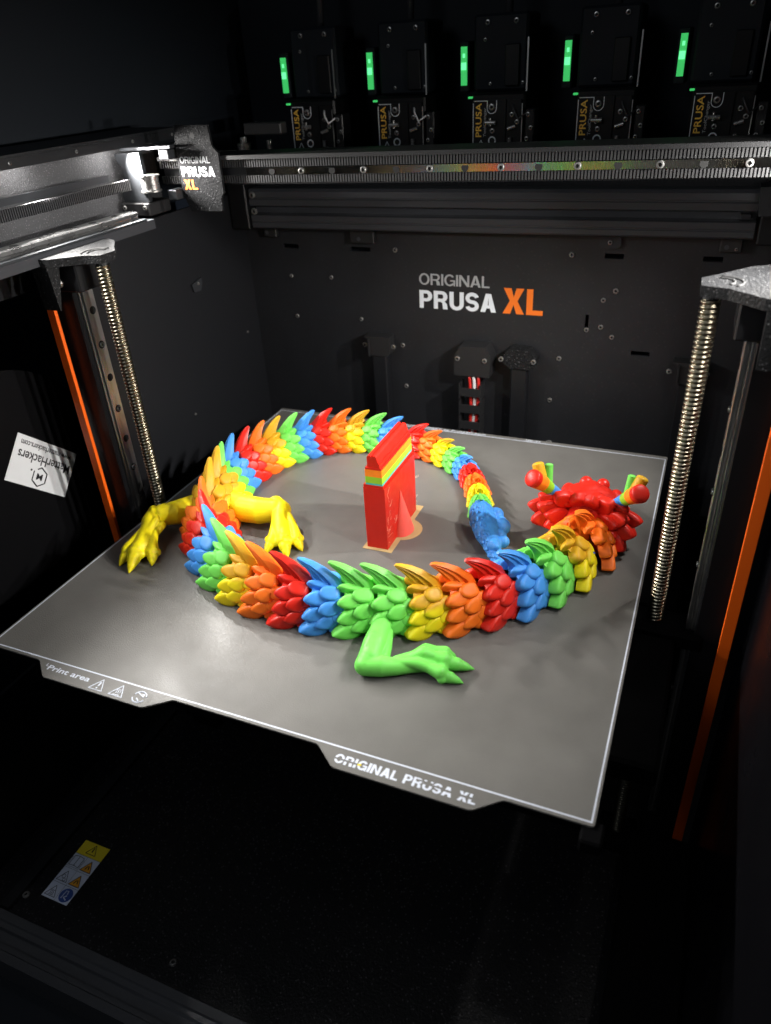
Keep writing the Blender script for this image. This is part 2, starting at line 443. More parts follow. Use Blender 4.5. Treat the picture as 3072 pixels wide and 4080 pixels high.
for x, z in ((-147.9, 113.3), (-191.8, 112.5), (-119, 74.5), (-80, 141.2), (-190.2, 72.8), (-76.2, 51.5), (-74, 9.4), (80, 143.2), (118.7, 114.9), (109.3, 106.6), (109.3, 83.3), (119.5, 75.1), (75.6, 51.8), (69.9, 10.6), (97.5, 80.0)):
    screw((x, 250, z), (0, -1, 0), back, random.uniform(0.85, 1.0))
tx = lambda x, y, h: (x, 250 - h, y)
mb = MB(); fit_text(mb, 'ORIGINAL', -57.4, 9.6, 111.3, 10.2, tx, 0.25); mb.build('lettering', M['ink_grey'], back)['label'] = 'grey word ORIGINAL'
mb = MB(); fit_text(mb, 'PRUSA', -57.4, 16.0, 89.6, 16.6, tx, 0.42); mb.build('lettering', M['ink_white'], back)['label'] = 'bold white word PRUSA'
mb = MB(); fit_text(mb, 'XL', 22.2, 58.4, 89.6, 22.8, tx, 0.42); mb.build('lettering', M['ink_orange'], back)['label'] = 'bold orange letters XL'
tab = MB(); tab.prism([(102, 159), (102, 151.5), (104, 149.5), (116.5, 149.8), (119, 152.3), (119, 159)], 247.2, 249.9, 'y')
tb = tab.build('tab', M['aluminium'], back); screw((110.5, 247.2, 154.5), (0, -1, 0), back, 0.8)
for a, b_, z0 in ((-122.5, -98.2, 147), (-213.5, -200, 150), (193, 209, 150.3)):
    MB().bbox(a, b_, 244, 249.95, z0, 161, 0.8).build('tab', M['plastic'], back)
    MB().cyl(((a + b_) / 2 - 3, 243.9, z0 + 4), ((a + b_) / 2 - 3, 244.6, z0 + 4), 1.8).build('bolt', M['anodised'], back)
screw((205, 243.9, 153), (0, -1, 0), back, .5)
# left side wall, open towards the front so that the spool outside can be seen
wl = MB(); wl.box(-240, -237, 12, 249.8, -249.8, 190); wl.box(-265, -262, -300, 11.95, 162, 190); wl.box(-265, -262, -300, 11.95, -249.8, -110)
wl = wl.build('wall_left', M['panel_plain']); tag(wl, kind='structure')
clip = MB().prism([(148, 128), (150, 121), (160, 120), (163, 126), (163, 131)], -236.9, -235, 'x').build('clip', M['aluminium'], wl)
screw((-235, 157, 127), (1, 0, 0), wl, .6)
for yy, zz in ((232, 160), (226, 60), (120, 15)):
    screw((-236.9, yy, zz), (1, 0, 0), wl, .5)
wr = MB(); wr.box(237, 240, 12, 249.8, -249.8, 190); wr.box(245, 248, -420, 11.95, -249.8, 190); wr = wr.build('wall_right', M['gloss_black']); tag(wr, kind='structure')
for yy, zz in ((30, -30), (36, -78), (110, 60), (120, 30)):
    screw((236.9, yy, zz), (-1, 0, 0), wr, .9)
# upper housing, in the dark
uw = MB(); uw.box(-292, -288, -420, 380, 251, 520); uw.box(-292, 292, 372, 376, 190, 520); uw.box(-292, 292, 262, 265, -250, 189.9); uw.box(288, 292, -420, 371.9, 251, 520); uw.box(-292, 292, 252.6, 371.9, 190, 193); uw.box(-292, -288, 166.5, 371.9, 186, 250.9); uw.box(288, 292, 166.5, 371.9, 186, 250.9)
uw = uw.build('wall_upper', M['dark']); tag(uw, kind='structure')
ow = MB().box(-420, -416, -420, 380, -260, 250).build('wall_outer', M['dark']); tag(ow, kind='structure')

# front floor beam
PROF = [(0, 0), (0, -30), (30, -30), (30, 0), (24, 0), (23, -1.4), (19.5, -1.6), (19, -6), (11, -6), (10.5, -1.6), (7, -1.4), (6, 0)]
ba = MB().box(-420, 420, -520, -224, -300, -279.5).build('base', M['dark']); tag(ba, kind='structure')
ld = MB().bbox(200, 244.5, -420, -20, -218, -202, 2).build('shade_slab', M['heater']); tag(ld, 'added black slab keeping the floor dark along the right wall', 'ledge')  # added slab, no printer part: covers the lit floor strip with black
fb = thing('floor_beam', (0, -239, -262), 'dark aluminium extrusion along the front edge of the printer floor', 'beam')
mb = MB(); mb.prism([(-224.2 - a, -248.6 + b_) for a, b_ in PROF], -236, 236, 'x'); mb.build('extrusion', M['anodised'], fb)

# rear frame extrusion with grooves
re_ = thing('rear_beam', (0, 240, 163), 'black grooved extrusion beam crossing above the back panel', 'beam')
cs = [(245, 162), (231, 162), (229.4, 163.5), (229.4, 167.0), (230.2, 167.6), (230.2, 168.4), (229.2, 169), (229.2, 173.6), (231, 174.4), (240, 174.6), (240, 181.2), (231, 181.4), (229.2, 182.2), (229.2, 187.2), (230.2, 187.8), (230.2, 188.7), (229.4, 189.3), (229.8, 194), (231.5, 196.5), (245, 196.5)]
mb = MB(); mb.prism(cs, -214.5, 215.5, 'x'); ex = mb.build('extrusion', M['anodised'], re_)
ex.rotation_euler = (0, R(-0.35), 0)
MB().bbox(203, 211, 233.4, 239.6, 176.2, 180.6, .6).build('slot_nut', M['aluminium'], re_)
for z in (176, 190):
    screw((-211, 228.9, z), (0, -1, 0), re_, 1.3)
br = MB(); br.prism([(212.2, 203), (235, 205), (235, 186), (214, 184)], 205, 226, 'y'); br.build('corner_bracket', M['aluminium'], re_)
MB().bbox(217, 236, 226.1, 246, 160, 204, 1).build('corner_block', M['column_black'], re_)
MB().bbox(-236, -217, 226.1, 246, 160, 204, 1).build('corner_block', M['column_black'], re_)

# posts on the back wall, seen below the beam
for i, (x, lab) in enumerate(((-97, 'left black guide post bracket screwed to back panel'), (42, 'grey printed guide post clamp right of the cable box'), (187, 'guide post bracket on back panel beside right lead screw'))):
    t = thing('guide_post', (x, 244, -250), lab, 'bracket', 'guide posts on the back panel')
    MB().bbox(x - 7.5, x + 7.5, 238, 249.9, -249.9, 43, 1).build('post', M['panel_plain'], t)
    c = MB()
    if i == 1:
        c.prism([(x - 9, 62), (x + 9, 61), (x + 15.5, 53), (x + 15.5, 47), (x + 11, 43.2), (x - 8, 43.2), (x - 14.5, 48), (x - 14.5, 55)], 236.5, 249.9, 'y')
        c.box(x - 3.4, x - 2.4, 236.2, 236.6, 43.2, 61.6)
    else:
        c.prism([(x - 14, 62), (x + 12, 62), (x + 12, 46), (x + 9, 43.2), (x - 9.5, 43.2), (x - 9.5, 59), (x - 14, 60.5)], 237, 249.9, 'y')
        c.box(x - 9.9, x - 8.4, 234, 237.1, 43.2, 60)
    c.build('clamp', M['print_grey'] if i == 1 else M['plastic'], t)
    for dx, dz in ((-16.5, 51.5), (13.5, 51.5)):
        screw((x + dx, 243 if i != 1 else 236.4, dz), (0, -1, 0), t, 1.0)
# cable box and chain
t = thing('cable_box', (0, 244, 33), 'black cable cover box with two brass screws on back panel', 'box')
c = MB(); c.prism([(-18, 33.5), (16, 33.5), (16.5, 54), (12, 62.5), (-13, 61.5), (-18, 52)], 232, 249.9, 'y'); autosmooth(c.build('cover', M['plastic'], t))
for x in (-14.6, 11.3): screw((x, 231.9, 50), (0, -1, 0), t, 1.0)
t = thing('cable_chain', (-2, 240, -120), 'black drag chain with red and white wires below cable box', 'cable chain')
for k in range(9):
    z = 22 - k * 17
    c = MB(); c.box(-11.5, 7.5, 229.8, 231.6, z - 8, z); c.box(-12.8, -11.5, 229.8, 243, z - 11, z + 4); c.box(7.5, 8.8, 229.8, 243, z - 11, z + 4)
    c.build('link', M['plastic'], t)
for x, mm_, ph in ((-3.8, 'wire_red', 0), (-0.3, 'wire_white', .4), (3.4, 'wire_red', .9)):
    mb = MB(); mb.tube([(x + 1.8 * math.sin(z / 21 + ph), 234.5, 34 - z) for z in range(0, 150, 5)], 1.5, 8); mb.build('wire', M[mm_], t, True)
mb = MB(); mb.tube([(4.6 + math.sin(z / 17), 236, 34 - z) for z in range(0, 150, 6)], 1.3, 8); mb.build('wire', M['rubber'], t, True)

# ================================================================== LEFT / RIGHT Z COLUMNS
def lead_screw(x, label):
    t = thing('lead_screw', (x, 0, -250), label, 'lead screw', 'lead screws beside the bed')
    n = 24; dz = 0.35; pitch = 2.6; z0, z1 = -246, 183
    nz_ = int((z1 - z0) / dz); mb = MB()
    for j in range(nz_ + 1):
        for i in range(n):
            a = 2 * math.pi * i / n; z = z0 + j * dz
            ph = ((z - pitch * i / n) / pitch) % 1.0
            r = 4.9 if ph < .42 else (4.9 - .8 * (ph - .42) / .12 if ph < .54 else (4.1 if ph < .88 else 4.1 + .8 * (ph - .88) / .12))
            mb.v.append((x + r * math.cos(a), r * math.sin(a), z))
    for j in range(nz_):
        for i in range(n):
            mb.f.append((j * n + i, j * n + (i + 1) % n, (j + 1) * n + (i + 1) % n, (j + 1) * n + i)); mb.mi.append(0)
    o = mb.build('threaded_rod', M['thread_steel'], t, True)
    MB().cyl((x, 0, 183), (x, 0, 190), 4.2).build('rod_end', M['plastic'], t, False)
    MB().bbox(x - 14, x + 14, -14, 14, -249.9, -236, 2).build('motor_mount', M['heater'], t)
    return t
lead_screw(-192, 'brass-toned threaded lead screw left of the bed')
lead_screw(192, 'brass-toned threaded lead screw right of the bed')
def column(s, side):
    t = thing('guide_column', (s * 224, 0, -250), f'black column with a drilled steel guide rail on the {side} side', 'column', 'guide columns')
    MB().bbox(min(s * 216, s * 236.8), max(s * 216, s * 236.8), -9, 24, -249.9, 184, 0.8).build('column_body', M['column_black'], t)
    mb = MB(); pr = [(-5, 0), (-5, 1.2), (-3.8, 2.2), (-5, 3.2), (-5, 4.6), (-4.6, 5), (4.6, 5), (5, 4.6), (5, 3.2), (3.8, 2.2), (5, 1.2), (5, 0)]
    mb.prism([(s * (216.0 - b_), a + .3) for a, b_ in pr], -200, 186, 'z'); r = mb.build('rail', M['rail_steel'], t)
    for k in range(14):
        z = 175.6 - 25.2 * k
        h = MB().cyl((s * 211.1, .3, z), (s * 210.85, .3, z), 2.9, n=18); o = h.build('rail_hole', M['hole'], t)
        if k % 2 == 0: screw((s * 210.9, .3, z), (-s, 0, 0), t, .82)
    return t
column(-1, 'left'); column(1, 'right')
def zbracket(s, side):
    t = thing('screw_bracket', (s * 210, 0, 178), f'grey speckled printed bracket holding the {side} lead screw top', 'bracket', 'lead screw top brackets')
    P = [(186.5, -6), (186, 9), (194, 17.5), (209, 36), (218, 41), (232, 40), (232, -22), (224, -24.5), (215, -23), (199, -9), (193, -7.5)]
    mb = MB(); mb.prism([(s * a, b_) for a, b_ in P], 185.0, 190.5, 'z'); mb.build('arm', M['print_grey'], t)
    # raised curved ribs, as printed around the bearing
    for r0 in (8.5, 12.5):
        pts = [(s * (193 + r0 * math.cos(a)), 2 + r0 * math.sin(a) * .9, 190.6) for a in [R(-40 + 8 * k) for k in range(16)]]
        mb = MB(); mb.tube(pts, .7, 6); mb.build('groove', M['hole'], t, True)
    mb = MB(); mb.prism([(-24.4, 184.9), (-13, 184.9), (-16, 174), (-21.5, 156), (-22.5, 156)], min(s * 217, s * 231), max(s * 217, s * 231), 'x'); mb.build('gusset', M['print_grey'], t)
    MB().bbox(min(s * 205, s * 231), max(s * 205, s * 231), -12, 22, 166, 184.8, 1).build('body', M['column_black'], t)
    screw((s * 222, -12.1, 172), (0, -1, 0), t, 1.3)
    return t
zbracket(-1, 'left'); zbracket(1, 'right')
for s, side in ((-1, 'left'), (1, 'right')):
    o = MB().bbox(min(s * 230.4, s * 237.2), max(s * 230.4, s * 237.2), -16, -13, -100 if s < 0 else -249.5, 155, .3).build('orange_trim', M['orange_trim'])
    tag(o, f'narrow orange vertical trim strip by the {side} guide column', 'trim strip', 'orange trim strips')

# ================================================================== LEFT Y AXIS
sheet = MB().box(-266, -263, -420, 166, 190.2, 250.5).build('side_plate', M['side_sheet']); tag(sheet, 'speckled dark sheet metal plate lit behind the left belt', 'panel')
rsheet = MB().box(263, 266, -420, 166, 190.2, 250.5).build('side_plate', M['side_sheet']); tag(rsheet, 'speckled dark sheet metal plate at the right frame edge', 'panel')
for s, side in ((-1, 'left'), (1, 'right')):
    t = thing('lamp_rail', (s * 240, -100, 243.6), f'black rail with small screws hiding the lights, {side} side', 'rail')
    mb = MB(); mb.box(min(s * 233.5, s * 237), max(s * 233.5, s * 237), -420, 166, 244.2, 250.4); mb.box(min(s * 233.5, s * 292), max(s * 233.5, s * 292), -420, 166, 250.5, 252.4)
    mb.build('lip', M['panel_plain'], t)
    for yy in (-75, -15, 45.6, 106.4, 156): screw((s * 233.4, yy, 247.6), (-s, 0, 0), t, .55)
    for yy in LED_Y: MB().box(s * 247.5 - 3, s * 247.5 + 3, yy - 9, yy + 9, 245, 246.5).build('led_module', M['led_white'], t)
    MB().box(s * 247.5 - 4, s * 247.5 + 4, -300, 160, 246.6, 248).build('led_strip', M['paper'], t)
t = thing('depth_rail', (-235, -100, 188), 'polished steel rail running back along the left frame', 'rail')
mb = MB(); mb.prism([(-241, 193), (-241, 199.2), (-240, 200), (-230, 200), (-229, 199.2), (-229, 197), (-230.4, 195.6), (-229, 194.4), (-229, 193)], -420, 90, 'y'); mb.build('rail', M['bright_rail'], t)
for k in range(12):
    yy = 71 - 25 * k; MB().cyl((-235, yy, 200.02), (-235, yy, 200.16), 3.0, n=18).build('rail_hole', M['hole'], t)
mb = MB(); mb.box(-262, -222.5, -420, 100, 186, 192.9); mb.build('ledge', M['anodised'], t)
mb = MB(); mb.box(-228.6, -223, -420, 92, 192.95, 194.6); mb.build('edge_strip', M['aluminium'], t)
# belts of the left side
t = thing('side_belt', (-246, -150, 215), 'black toothed belt running along the left frame to the pulley', 'belt')
mb = MB(); mb.box(-244.4, -243, -420, 105, 213.2, 221); n0 = 250
for k in range(256):
    y = -408 + k * 2.0; mb.box(-242.98, -242.1, y, y + 1.1, 213.3, 220.9)
mb.build('band', M['rubber'], t)
mb = MB(); mb.box(-251, -250, -420, 90, 221.5, 226.3); mb.build('return_band', M['aluminium'], t)

# ================================================================== GANTRY
G = thing('gantry', (0, 124, 214), 'black toothed gantry beam with steel rail spanning the printer', 'gantry')
SL = 0.0133
gz = lambda x, z: z + SL * (x + 160)
def gbox(mb, x0, x1, y0, y1, z0, z1):
    v = [(x, y, gz(x, z)) for z in (z0, z1) for y in (y0, y1) for x in (x0, x1)]
    return mb.add(v, [(0, 2, 3, 1), (4, 5, 7, 6), (0, 1, 5, 4), (2, 6, 7, 3), (0, 4, 6, 2), (1, 3, 7, 5)])
mb = MB(); gbox(mb, -226, 236, 128, 158, 214.5, 232.4); mb.build('beam', M['panel_plain'], G)
mb = MB(); gbox(mb, -226, 236, 121.5, 158, 232.6, 235.4); mb.build('top_plate', M['plastic'], G)
mb = MB(); v = [(x, y, gz(x, z)) for x in (-147, 236) for y, z in ((127.9, 221.4), (124.9, 221.4), (123.3, 226.4), (127.9, 226.4))]
mb.add(v, [(0, 1, 2, 3), (4, 7, 6, 5), (0, 4, 5, 1), (1, 5, 6, 2), (2, 6, 7, 3), (3, 7, 4, 0)]); mb.build('rail', M['gantry_steel'], G)
for z0, z1 in ((226.7, 232.2), (215.8, 221.1)):
    mb = MB(); gbox(mb, -228, 236, 126.2, 127.8, z0, z1); b_ = mb.build('belt', M['rubber'], G)
    mb = MB()
    k = -226.0
    while k < 234: gbox(mb, k, k + 1.15, 124.9, 126.15, z0 + .1, z1 - .1); k += 2.15
    o = mb.build('belt_teeth', M['rubber_light'], G); tag(o, kind='stuff')
for k in range(14):
    x = -124.5 + 25 * k
    if k % 2: screw((x, 123.7, gz(x, 223.9)), (0, -1, 0), G, 1.0)
    else: MB().cyl((x, 123.75, gz(x, 223.9)), (x, 123.6, gz(x, 223.9)), 2.5, n=18).build('rail_hole', M['hole'], G)
P = [(-202.8, 256.8), (-173.2, 256.5), (-172, 242.3), (-167.2, 237.2), (-167.6, 209.5), (-170.5, 205.4), (-171.1, 196.1), (-200, 195.6), (-205, 207.1), (-205.5, 238.8)]
mb = MB(); mb.prism(P, 120, 122.5, 'y'); cp = mb.build('cover_plate', M['cover_grey'], G); cp['label'] = 'speckled grey name plate with lettering'
MB().cyl((-187.8, 119.95, 249.6), (-187.8, 120.3, 249.6), 2.0, n=18).build('plate_hole', M['hole'], cp)
ty = lambda x, y, h: (x, 119.95 - h, y)
mb = MB(); fit_text(mb, 'ORIGINAL', -203.0, -175.4, 230.5, 4.6, ty, .15); mb.build('lettering', M['ink_grey'], cp)
mb = MB(); fit_text(mb, 'PRUSA', -203.0, -172.6, 221, 7.0, ty, .4); mb.build('lettering', M['ink_white'], cp)
mb = MB(); fit_text(mb, 'XL', -202.6, -190.4, 211.7, 7.2, ty, .4); mb.build('lettering', M['ink_orange'], cp)
# side carriage
mb = MB(); mb.prism([(-256.8, 238.4), (-233.2, 239.3), (-231.8, 203.7), (-256.5, 203.3), (-257, 212), (-253, 215), (-252, 229), (-256, 233)], 110, 114, 'y'); mb.build('side_bracket', M['aluminium'], G)
mb = MB(); mb.prism([(-254, 240.0), (-206, 241.6), (-206, 243.6), (-254, 242.0)], 114.1, 142, 'y'); mb.build('bracket_flange', M['aluminium'], G)
MB().bbox(-259, -231, 107, 135, 193.3, 203.1, .8).build('carriage', M['plastic'], G)
for x in (-255, -235): screw((x, 106.9, 199.5), (0, -1, 0), G, .8)
mb = MB(); mb.cyl((-229, 112, 212.6), (-229, 112, 222.2), 6.8, n=28); mb.cyl((-229, 112, 222.3), (-229, 112, 223.6), 8.0, n=28); mb.cyl((-229, 112, 211.2), (-229, 112, 212.5), 8.0, n=28); autosmooth(mb.build('pulley', M['steel'], G))
MB().bbox(-214, -206, 112, 126, 205, 212.5, .5).build('clamp_block', M['aluminium'], G)
MB().bbox(-216, -207, 112, 124, 234, 241, .5).build('clamp_block', M['aluminium'], G)

# ================================================================== TOOL HEADS
ORD = ('leftmost', 'second', 'middle', 'fourth', 'rightmost')
for k in range(5):
    x0 = -192.6 + 87.35 * k
    place = (f'{ORD[k]} docked tool head of the five' if k in (0, 2, 4) else f'{ORD[k]} docked tool head from the left')
    t = thing('tool_head', (x0 + 20, 300, 195), f'dark {place}, green light bar above its board', 'tool head', 'docked tool heads')
    MB().bbox(x0 - 2, x0 + 44, 287, 340, 195, 262, 1.5).build('housing', M['pcb'], t)
    MB().bbox(x0 - 6, x0 + 40, 306, 350, 262.2, 318, 2).build('fan_housing', M['dark'], t)
    MB().bbox(x0 + 22, x0 + 34, 303, 306, 266, 296, .6).build('duct', M['pcb'], t)
    bd = MB().box(x0, x0 + 28.5, 285, 286.9, 200, 257).build('board', M['pcb'], t)
    pl = MB().box(x0 + 29.5, x0 + 41.5, 284.5, 286.9, 200, 257).build('side_board', M['pcb'], t)
    tf = lambda x, y, h, x0=x0: (x0 + 7.6 - y, 284.9 - h, x + 229.5)
    mb = MB(); fit_text(mb, 'PRUSA', 0, 25.5, 0, 5.0, tf, .12, thin=True); mb.build('lettering', M['ink_gold'], bd)
    tf2 = lambda x, y, h, x0=x0: (x0 + 11.6 - y, 284.9 - h, x + 229.5)
    mb = MB(); fit_text(mb, 'ToolChanger', 0, 22, 0, 2.2, tf2, .02); mb.build('lettering', M['ink_grey'], bd)
    mb = MB()
    for (a, c, d, e) in ((x0 + .2, x0 + .7, 200, 255), (x0 + 1.2, x0 + 12.5, 256.2, 256.7), (x0 + 12.3, x0 + 12.8, 251, 256.7), (x0 + 20.3, x0 + 20.8, 251, 256.7)): mb.box(a, c, 284.75, 284.98, d, e)
    pts = [(x0 + 16.5 + 4 * math.cos(R(180 + 15 * i)), 284.9, 251 + 4 * math.sin(R(180 + 15 * i))) for i in range(13)]
    mb.tube(pts, .3, 4)
    for a, c in (((x0 + 4, 220.5), (x0 + 7.5, 227)), ((x0 + 7.5, 227), (x0 + 11, 220.5)), ((x0 + 4, 220.5), (x0 + 11, 220.5))): mb.tube([(a[0], 284.9, a[1]), (c[0], 284.9, c[1])], .28, 4)
    mb.build('board_marking', M['ink_white'], bd)
    ring = MB(); ring.tube([(x0 + 17.3 + 2.9 * math.cos(R(20 * i)), 284.8, 226.5 + 2.9 * math.sin(R(20 * i))) for i in range(19)], .55, 6); ring.build('ring', M['ink_white'], bd, True)
    MB().cyl((x0 + 17.3, 284.95, 226.5), (x0 + 17.3, 284.8, 226.5), 2.2, n=16).build('hole', M['hole'], bd)
    screw((x0 + 17.3, 284.9, 234), (0, -1, 0), bd, .9)
    screw((x0 + 16.5, 284.9, 252), (0, -1, 0), bd, 1.1)
    mb = MB(); mb.cyl((x0 + 12, 281.5, 240.5), (x0 + 20.5, 281.5, 240.5), 1.7, n=12); mb.cyl((x0 + 16, 281.5, 238), (x0 + 16, 281.5, 244), 1.1, n=10); autosmooth(mb.build('coupling_pin', M['steel'], t))
    for a, c in ((34, 246), (38.5, 240.5), (34.5, 222), (37.5, 221)): screw((x0 + a, 284.4, c), (0, -1, 0), pl, .85)
    MB().bbox(x0 + 45.5, x0 + 53, 283, 300, 206, 250, .8).build('latch_plate', M['column_black'], t)
    for a, c in ((48, 246), (50.5, 236), (47.5, 228)): screw((x0 + a, 282.9, c), (0, -1, 0), t, .75)
    mb = MB(); mb.cyl((x0 + 31, 282.5, 235.5), (x0 + 37.5, 282.5, 237.5), 1.5, n=12); mb.cyl((x0 + 33, 283, 224), (x0 + 33, 283, 229), 1.8, n=12); autosmooth(mb.build('coupling_pin', M['steel'], t))
    MB().box(x0 + 42.2, x0 + 42.9, 283.8, 284.4, 200, 254).build('metal_edge', M['rail_steel'], t)
    mb = MB(); mb.tube([(x0 + 34, 286, 254), (x0 + 36, 281, 250), (x0 + 40, 280, 243), (x0 + 46, 283, 247)], .8, 8); mb.build('wire', M['wire_white'] if k < 2 else M['rubber'], t, True)
    for a, c in ((4, 300), (37, 268), (9, 268)): screw((x0 + a, 305.9, c), (0, -1, 0), t, .6)
    lb = MB(); lb.box(x0 - 16.6, x0 - 11.6, 304, 306, 267.6, 296); lb = lb.build('light_bar', M['led_green'], t)
    MB().box(x0 - 16.3, x0 - 11.9, 303.7, 303.99, 279, 284.5).build('light_spot', M['led_green_hot'], lb)
    MB().box(x0 - 15.0, x0 - 13.0, 303.8, 303.99, 288, 291).build('light_spot', M['led_green_hot'], lb)
    MB().bbox(x0 - 4, x0 - .5, 284, 287, 258.5, 260, .3).build('status_light', M['led_green'], t)
    MB().bbox(x0 - 18.5, x0 - 10, 306.1, 345, 262, 300, 1).build('lamp_holder', M['dark'], t)
    mb = MB(); mb.tube([(x0 + 20, 320, 318), (x0 + 18, 330, 360), (x0 + 26, 345, 420), (x0 + 20, 350, 500)], 3.2, 10); mb.build('cable_sleeve', M['rubber'], t, True)
    for a in (6, 30): screw((x0 + a, 305.9, 312), (0, -1, 0), t, .9)
    MB().box(x0 + 43.5, x0 + 44.6, 290, 291, 262.4, 300).build('metal_edge', M['rail_steel'], t)
t = thing('dock_pin', (-225, 250, 215), 'short steel docking post left of the first tool head', 'post')
mb = MB(); mb.cyl((-226, 250, 200), (-226, 250, 231), 6, n=20); mb.cyl((-226, 250, 231), (-226, 250, 236), 3.2, n=16); autosmooth(mb.build('pin', M['steel'], t))
mb = MB(); mb.cyl((-206, 262, 200), (-206, 262, 232), 2.6, n=16); autosmooth(mb.build('pin', M['steel'], t))
MB().bbox(-236, -196, 268, 280, 236, 246, 1).build('arm', M['rubber_light'], t)

# ================================================================== BED
B = thing('print_bed', (0, 0, -14), 'grey textured print bed plate with white printed border', 'print bed')
def rounded(pts, r=2.0, n=3):
    out = []
    for i, p in enumerate(pts):
        p = Vector(p); a = (Vector(pts[i - 1]) - p); c = (Vector(pts[(i + 1) % len(pts)]) - p); a.normalize(); c.normalize()
        for k in range(n + 1):
            t_ = k / n; out.append(tuple(p + a * r * (1 - t_) ** 2 + c * r * t_ ** 2))
    return out
edge = [(-181.6, -182.2), (-140.6, -182.2), (-128, -192.8), (-57.6, -192.8), (-44.6, -182.2), (44.6, -182.2), (57.6, -192.8), (128, -192.8), (140.6, -182.2), (181.6, -182.2), (181.6, 185), (-181.6, 185)]
mb = MB(); mb.prism(rounded(edge, 1.8), -1.0, 0, 'z'); mb.build('steel_sheet', [M['bed']], B)
mb = MB()
for a in ((-180.5, 180.5, -180.5, -179.7), (-180.5, 180.5, 179.7, 180.5), (-180.5, -179.7, -179.69, 179.69), (179.7, 180.5, -179.69, 179.69)): mb.box(*a, 0.01, .06)
mb.build('border_line', M['bed_line'], B)
tz = lambda x, y, h: (x, y, h + .01)
mb = MB(); fit_text(mb, 'ORIGINAL PRUSA XL', 56.6, 129, -189.6, 5.4, tz, .35, .05, cuts=[(0.0, 0.20, .36, .56), (.585, .70, .70, .86), (.64, .78, .52, .72), (.78, 1.0, .42, .66)]); mb.build('lettering', M['bed_line'], B)
mb = MB(); fit_text(mb, 'Print area', -130.4, -99.5, -187.2, 3.6, tz, .12, .05); mb.tube([(-132.6, -183.2, .03), (-132.6, -185, .03), (-131.0, -185, .03)], .22, 4); mb.build('lettering', M['bed_line'], B)
def tri(mb, cx, cy, s, z, r=.28):
    P_ = [(cx - s, cy - s * .78, z), (cx, cy + s * .95, z), (cx + s, cy - s * .78, z)]
    for i in range(3): mb.tube([P_[i], P_[(i + 1) % 3]], r, 4)
mb = MB(); tri(mb, -91.5, -187.2, 4.6, .03); mb.tube([(-91.5, -185.2, .03), (-91.5, -188, .03)], [.6, .35], 5); mb.cyl((-91.5, -189.3, 0), (-91.5, -189.3, .08), .55, n=8); mb.build('warning_mark', M['bed_line'], B)
mb = MB(); tri(mb, -77.5, -187.2, 4.6, .03)
for dx in (-1.2, 0, 1.2): mb.tube([(-77.5 + dx + .35 * math.sin(q * 1.6), -188.8 + q * .8, .03) for q in range(5)], .2, 4)
mb.box(-79.6, -75.4, -190.1, -189.7, .01, .08); mb.build('warning_mark', M['bed_line'], B)
mb = MB(); cxx, cyy = -63.4, -187
for a0, a1 in ((15, 165), (200, 345)): mb.tube([(cxx + 3.9 * math.cos(R(a)), cyy + 3.9 * math.sin(R(a)), .03) for a in range(a0, a1 + 1, 10)], .42, 5)
mb.tube([(cxx - 2.7, cyy + 2.6, .03), (cxx + 2.4, cyy + .6, .03)], .35, 4); mb.tube([(cxx - 1, cyy - 1.2, .03), (cxx + 1.2, cyy - 2.8, .03)], .5, 5); mb.cyl((cxx + 1.2, cyy + 1.9, 0), (cxx + 1.2, cyy + 1.9, .08), .9, n=8)
mb.build('warning_mark', M['bed_line'], B)
mb = MB(); fit_text(mb, 'TEXTURED SHEET by Prusa3D.com', -62, 27.5, 181.6, 2.4, tz, .12, .05); mb.build('lettering', M['bed_line'], B)
mb = MB(); fit_text(mb, 'HK-23', 63.9, 76.7, 181.7, 2.2, tz, .12, .05); mb.build('lettering', M['bed_line'], B)
MB().bbox(-181, 181, -180, 183, -9, -1.05, .8).build('heater_block', M['heater'], B)
MB().bbox(-150, 150, -150, 150, -30, -9.05, 2).build('carrier', M['heater'], B)
MB().bbox(176, 186, -190, -178, -9.5, -1.2, 1).build('corner_clip', M['heater'], B)
MB().bbox(-222, 222, -12, 12, -34, -22, 2).build('cross_arm', M['heater'], B)
for s in (-1, 1): MB().bbox(min(s * 178, s * 206), max(s * 178, s * 206), -120, -14, -40, -24, 2).build('light_blocker', M['heater'], B); MB().bbox(min(s * 178, s * 206), max(s * 178, s * 206), 14, 150, -40, -24, 2).build('light_blocker', M['heater'], B)  # added black slabs under the bed sides, blocking lamp light from the floor
screw((83, 187, -2), (0, 0, 1), B, 1.2); MB().bbox(76, 88, 183.2, 190, -8, -2.05, .8).build('lug', M['plastic'], B)
mb = MB(); mb.add([(68.8, -186.9, .12), (70.6, -186.2, .2), (71.0, -187.3, .14), (69.2, -187.7, .1)], [(0, 1, 2, 3)]); o = mb.build('filament_crumb', PLA['yellow']); tag(o, 'tiny yellow filament crumb on the front lettering', 'crumb')

# ================================================================== STICKERS, SPOOL
S = thing('filament_spool', (-300, -70, -85), 'black filament spool outside the left opening with white label', 'spool')
sc = Vector((-275, -62, 18)); RR = 98
mb = MB()
n = 64
def disc(mb, x0, x1, r0, r1, c=sc):
    v = []
    for x in (x0, x1):
        for r in (r0, r1):
            v += [(x, c.y + r * math.cos(2 * math.pi * i / n), c.z + r * math.sin(2 * math.pi * i / n)) for i in range(n)]
    f = []
    for i in range(n):
        j = (i + 1) % n
        f += [(i, j, n + j, n + i), (2 * n + i, 3 * n + i, 3 * n + j, 2 * n + j), (n + i, n + j, 3 * n + j, 3 * n + i), (i, 2 * n + i, 2 * n + j, j)]
    mb.add(v, f)
disc(mb, -278.5, -275.5, .3, RR); mb.build('flange', M['spool_black'], S)
mb = MB(); disc(mb, -338, -335, 27, RR); mb.build('flange', M['spool_black'], S)
